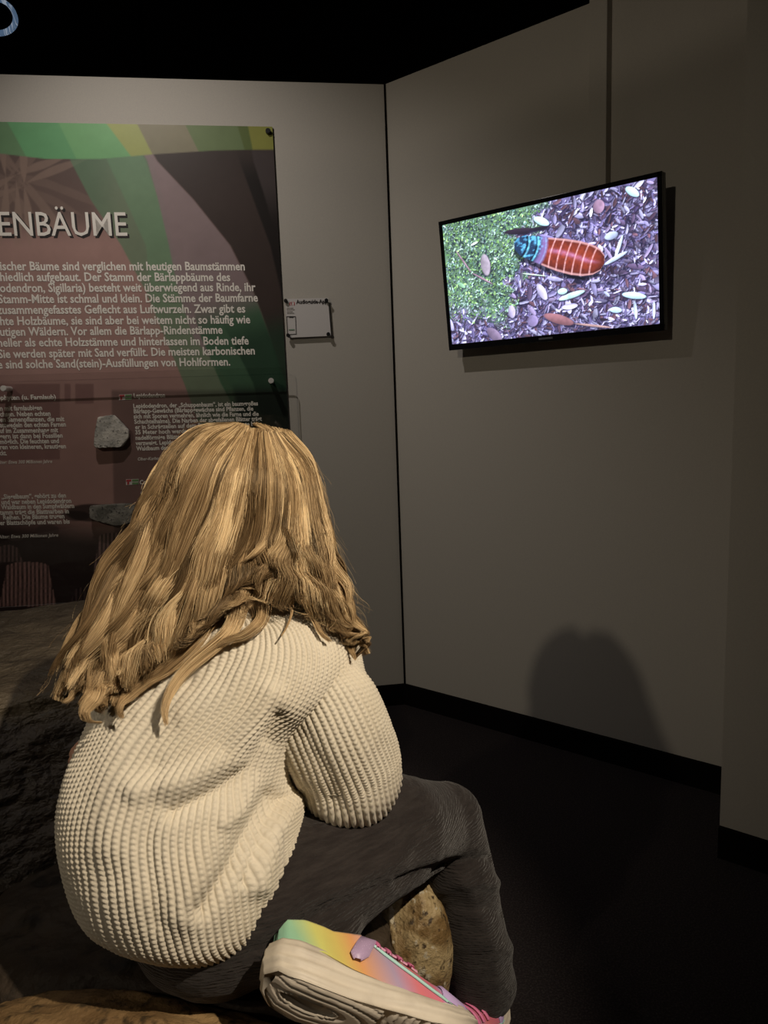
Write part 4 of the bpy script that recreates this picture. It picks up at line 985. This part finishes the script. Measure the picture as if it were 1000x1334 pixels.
# sides and front of the head, framing the face
RS = [g3([hp(.016, .02, .108), hp(.066, .018, .078), hp(.094, .020, .015), hp(.096, .015, -.06), hp(.100, .01, -.13), hp(.10, .03, -.20), hp(.11, .05, -.27)]),
      g3([hp(.012, .045, .103), hp(.062, .058, .066), hp(.088, .050, .008), hp(.090, .045, -.06), hp(.092, .05, -.13), hp(.095, .065, -.20), hp(.10, .08, -.26)])]
LS = [g3([hp(-.012, .045, .103), hp(-.062, .058, .066), hp(-.088, .050, .008), hp(-.092, .045, -.06), hp(-.100, .045, -.13), hp(-.12, .055, -.20), hp(-.13, .07, -.27)]),
      g3([hp(-.016, .02, .108), hp(-.066, .018, .078), hp(-.096, .018, .015), hp(-.104, .012, -.06), hp(-.125, .005, -.13), hp(-.150, .01, -.20), hp(-.17, .0, -.27)])]
ALL = np.array(LS + GD + RS)            # (13, NT, 3)
NG = len(ALL)
def surf(s, t):                          # s in 0..NG-1, t in 0..1 arrays of the same length
    def at(i, j): return ALL[np.clip(i, 0, NG - 1), np.clip(j, 0, NT - 1)]
    i = np.clip(np.floor(s).astype(int), 0, NG - 2); f = (s - i)[..., None]
    tj = t * (NT - 1); j = np.clip(np.floor(tj).astype(int), 0, NT - 2); g = (tj - j)[..., None]
    def row(ii): return at(ii, j) * (1 - g) + at(ii, j + 1) * g
    p0, p1, p2, p3 = row(i - 1), row(i), row(i + 1), row(i + 2)
    return .5 * (2 * p1 + (p2 - p0) * f + (2 * p0 - 5 * p1 + 4 * p2 - p3) * f * f + (3 * p1 - p0 - 3 * p2 + p3) * f ** 3)
# under-layer sheet + skull cap
su, tu = np.meshgrid(np.linspace(0, NG - 1, 150), np.linspace(0, .86, 70))
Sh = surf(su, tu); cen = HD - Z * .06
inn = unit(CF) * .009
nrm_ = grid_normals(Sh, False); nrm_ *= np.sign(((Sh - (HD + FW * .02 - Z * .1)) * nrm_).sum(-1))[..., None]
Sin = Sh - nrm_ * .010
Sin += nrm_ * (.0015 * np.sin(su * 26 + 4 * noise2(su * 2, tu * 3, 5)))[..., None]
cap_v, cap_f = [], []
bm = bmesh.new(); ellip(bm, hp(0, -.014, .018), ax, (.078, .094, .089))
dele = [v for v in bm.verts if ((np.array(v.co) - HD) @ HF > .052 and (np.array(v.co) - HD) @ HU < .066) or (np.array(v.co) - HD) @ HU < -.055]
bmesh.ops.delete(bm, geom=dele, context='VERTS'); bm.verts.ensure_lookup_table()
base_n = Sin.shape[0] * Sin.shape[1]
cap_v = [tuple(v.co) for v in bm.verts]; ix = {v: i for i, v in enumerate(bm.verts)}
cap_f = [tuple(base_n + ix[v] for v in f.verts) for f in bm.faces]; bm.free()
hair = reparent(mesh_obj('hair', np.vstack([Sin.reshape(-1, 3), np.array(cap_v)]), [tuple(f) for f in grid_faces(150, 70)] + cap_f, M_hair_base), person)

NP = 26
curves_pts, curves_rad, curves_tone = [], [], []
R3 = np.random.default_rng(42)
def frame(Pts):                          # lateral and outward vectors of strands (n,NP,3)
    T = np.gradient(Pts, axis=1); T /= np.maximum(np.linalg.norm(T, axis=-1, keepdims=True), 1e-6)
    out = Pts - (HD - Z * .02 + FW * .05); out = out * np.array([1, 1, .45]); lo = (O - Pts); lo /= np.linalg.norm(lo, axis=-1, keepdims=True)
    out /= np.linalg.norm(out, axis=-1, keepdims=True); out = out + .8 * lo * sstep(.2, .6, np.linspace(0, 1, Pts.shape[1]))[None, :, None]
    out = out - (out * T).sum(-1, keepdims=True) * T; out /= np.maximum(np.linalg.norm(out, axis=-1, keepdims=True), 1e-6)
    return np.cross(T, out), out
def emit(Pts, r0, r1, tone):
    n = len(Pts); curves_pts.append(Pts.reshape(-1, 3)); t = np.linspace(0, 1, Pts.shape[1])
    rr = np.broadcast_to(r0 + (r1 - r0) * t ** 2, (n, Pts.shape[1])); curves_rad.append(rr.reshape(-1)); curves_tone.append(np.repeat(tone, Pts.shape[1]))
NLOCK = 240
for k in range(NLOCK):
    s0 = (k + R3.uniform(-.5, .5)) / (NLOCK - 1) * (NG - 1) * 1.0; s0 = min(max(s0, .05), NG - 1.05)
    n = 235; tt = np.linspace(0, 1, NP)[None]
    late = R3.random() < .45
    t0 = np.clip(R3.uniform(0, .34 if late else .12, n) ** 1.1, 0, .4); t1 = np.clip(R3.normal(.94, .06) - abs(R3.normal(0, .09, n)), .55, 1)
    if 6.9 < s0 < 9.4: t1 = np.clip(t1 - (.20 if s0 > 7.6 else .10) - .08 * R3.random() - .12 * R3.random(n) + .30 * R3.random(n) ** 6, .45, .98)          # short over the nape where the sweater shows
    t = t0[:, None] + (t1 - t0)[:, None] * tt
    wd = R3.uniform(.05, .16)
    ds = R3.normal(0, 1, n) * wd; squeeze = 1 + .9 * (1 - t) - .45 * t ** 1.5
    drift = R3.normal(0, .16) * t ** 1.4
    s = np.clip(s0 + ds[:, None] * squeeze + drift, 0, NG - 1.001)
    Pts = surf(s, t); lat, out = frame(Pts)
    ph, fq = R3.uniform(0, 6.28), R3.uniform(1.6, 3.0); A = R3.uniform(.004, .017)
    grow = sstep(.15, .8, t)
    wl = (A * np.sin(ph + fq * 2 * math.pi * t + ds[:, None] * .8) + .0022 * np.sin(ph * 3 + 5.2 * 2 * math.pi * t)) * grow + R3.normal(0, .0022) * np.sin(2.2 * math.pi * t + ph); wo = A * .8 * np.cos(ph * 1.7 + fq * 2 * math.pi * t) * grow
    lay = R3.uniform(.000, .024) * sstep(.05, .5, t) + R3.uniform(0, .007, n)[:, None] * (.3 + t) + .0035 * (1 - np.clip((ds / (wd * 2)) ** 2, 0, 1))[:, None]
    fz = noise2(t * 5 + R3.uniform(0, 90, n)[:, None], R3.uniform(0, 50, n)[:, None] + 0 * t, 7, 2) * .010 * (t + .05)
    fz2 = noise2(t * 5 + R3.uniform(0, 90, n)[:, None], R3.uniform(0, 50, n)[:, None] + 0 * t, 9, 2) * .008 * (t + .05)
    sink = -.010 * sstep(.12, 0, tt) * (t0[:, None] > .03)
    Pts = Pts + lat * (wl + fz)[..., None] + out * (wo + lay + fz2 + sink)[..., None]
    lt = R3.normal(.50, .22)
    emit(Pts, .00028, .00013, np.clip(lt + R3.normal(0, .17, n), 0, 1))
# named foreground locks: pixel path, spread in metres, count, tone
def lock(px, d, wd, n, tone, lift=.018, lay=.004, taper=.75, curl=0.0):
    g = guide(px, d, lift)
    gi = catmull(g[::2], NP); Pts = np.repeat(gi[None], n, 0); lat, out = frame(Pts); t = np.linspace(0, 1, NP)[None]
    a, b = R3.normal(0, 1, n)[:, None], R3.normal(0, 1, n)[:, None]; w_ = wd * (1 - taper * t ** 1.3)
    fz = noise2(t * 4 + R3.uniform(0, 90, n)[:, None], R3.uniform(0, 50, n)[:, None] + 0 * t, 7, 2) * wd * .9 * (t + .1)
    root = -.034 * sstep(.30, 0, t)
    Pts = Pts + lat * (a * w_ + fz)[..., None] + out * (abs(b) * w_ * .5 + lay + root)[..., None]
    st = R3.uniform(0, .42, n)[:, None]; pos = (st + (1 - st - R3.uniform(0, .10, n)[:, None] * (n > 60)) * t) * (NP - 1)    # strands surface one by one
    i0 = np.clip(pos.astype(int), 0, NP - 2); f0 = (pos - i0)[..., None]; ar = np.arange(n)[:, None]
    Pts = Pts[ar, i0] * (1 - f0) + Pts[ar, i0 + 1] * f0 + out * (-.014 * sstep(.25, 0, t))[..., None]
    emit(Pts, .00029, .00012, np.clip(R3.normal(tone, .14, n), 0, 1))
D_ = [1.0, .95, .93, .92]
lock([(322, 700), (330, 745), (341, 780), (338, 806), (320, 824), (298, 832), (280, 842)], D_, .0052, 230, .58)
lock([(330, 690), (318, 750), (312, 790), (300, 820), (276, 842), (246, 868), (226, 896), (217, 925), (222, 952)], D_, .0062, 300, .76)
lock([(300, 700), (290, 760), (262, 820), (222, 862), (196, 880), (172, 902), (160, 922), (166, 940)], D_, .0070, 300, .62)
lock([(275, 640), (232, 750), (196, 820), (160, 870), (134, 900), (118, 918), (114, 932), (136, 937)], D_, .0075, 330, .74)
lock([(240, 690), (205, 760), (170, 812), (136, 858), (108, 892), (92, 908), (76, 912)], [1.03, 1.0, .98, .97], .0052, 120, .6)
lock([(370, 690), (378, 735), (392, 768), (404, 796), (417, 822), (434, 838)], D_, .0040, 150, .66)
lock([(352, 680), (372, 720), (378, 760), (380, 790), (372, 815), (362, 832)], D_, .0016, 26, .5)
lock([(345, 600), (350, 680), (352, 740), (344, 762), (326, 784), (306, 800)], D_, .0062, 240, .6)
lock([(310, 590), (292, 690), (262, 752), (238, 800), (214, 836), (186, 872), (170, 905)], D_, .0075, 300, .68)
lock([(290, 590), (246, 710), (206, 770), (186, 812), (172, 850), (150, 890), (150, 916)], D_, .0070, 260, .66)
lock([(330, 620), (320, 690), (296, 744), (268, 790), (240, 820), (200, 846), (176, 880)], D_, .0070, 260, .30)
lock([(386, 600), (392, 660), (398, 710), (416, 760), (440, 800), (452, 835), (462, 870)], [1.02, 1.0, .97, .96], .0055, 180, .72)
lock([(372, 590), (366, 650), (372, 700), (400, 750), (428, 790), (446, 815), (466, 842)], [1.02, 1.0, .97, .96], .0055, 180, .80)
lock([(330, 575), (318, 620), (322, 655), (316, 700), (300, 735), (270, 775), (250, 810)], D_, .0062, 260, .22)
# loose flyaways around the outline
n = 1100; s = np.where(R3.random(n) < .6, R3.uniform(1.4, 4.6, n), R3.uniform(8.8, 10.6, n))
t0 = R3.uniform(0, .55, n); t1 = np.clip(t0 + R3.uniform(.25, .6, n), 0, 1); t = t0[:, None] + (t1 - t0)[:, None] * np.linspace(0, 1, NP)[None]
Pts = surf(np.clip(s[:, None] + R3.normal(0, .3, n)[:, None] * t, 0, NG - 1.001), t); lat, out = frame(Pts); tt = np.linspace(0, 1, NP)[None]
am = R3.uniform(.004, .030, n)[:, None] * tt ** 1.2
w1 = noise2(tt * 2.2 + R3.uniform(0, 90, n)[:, None], R3.uniform(0, 50, n)[:, None] + 0 * tt, 17, 2) * 3; w2 = noise2(tt * 2.2 + R3.uniform(0, 90, n)[:, None], R3.uniform(0, 50, n)[:, None] + 0 * tt, 19, 2) * 3
sd_ = np.where(s < 6, 1, -1)[:, None]
left_ = np.sign((lat[:, NP // 2] @ CR))[:, None]
Pts = Pts + lat * (am * w1 - sd_ * left_ * abs(am) * .8)[..., None] + out * (am * abs(w2) + .004)[..., None]
emit(Pts, .00022, .00010, np.clip(R3.normal(.6, .2, n), 0, 1))
PT_ = np.vstack(curves_pts); RD = np.concatenate(curves_rad); TN = np.concatenate(curves_tone); NC = len(PT_) // NP
hc = bpy.data.hair_curves.new('strands'); hc.add_curves([NP] * NC)
hc.attributes['position'].data.foreach_set('vector', PT_.ravel().astype(np.float32)) if 'position' in hc.attributes else hc.position_data.foreach_set('vector', PT_.ravel().astype(np.float32))
ra = hc.attributes.get('radius') or hc.attributes.new('radius', 'FLOAT', 'POINT'); ra.data.foreach_set('value', RD.astype(np.float32))
ta = hc.attributes.new('tone', 'FLOAT', 'POINT'); ta.data.foreach_set('value', TN.astype(np.float32))
hc.materials.append(M_hair)
strands = link(bpy.data.objects.new('strands', hc), hair); strands['kind'] = 'stuff'
print('strands', NC, 'points', len(PT_))
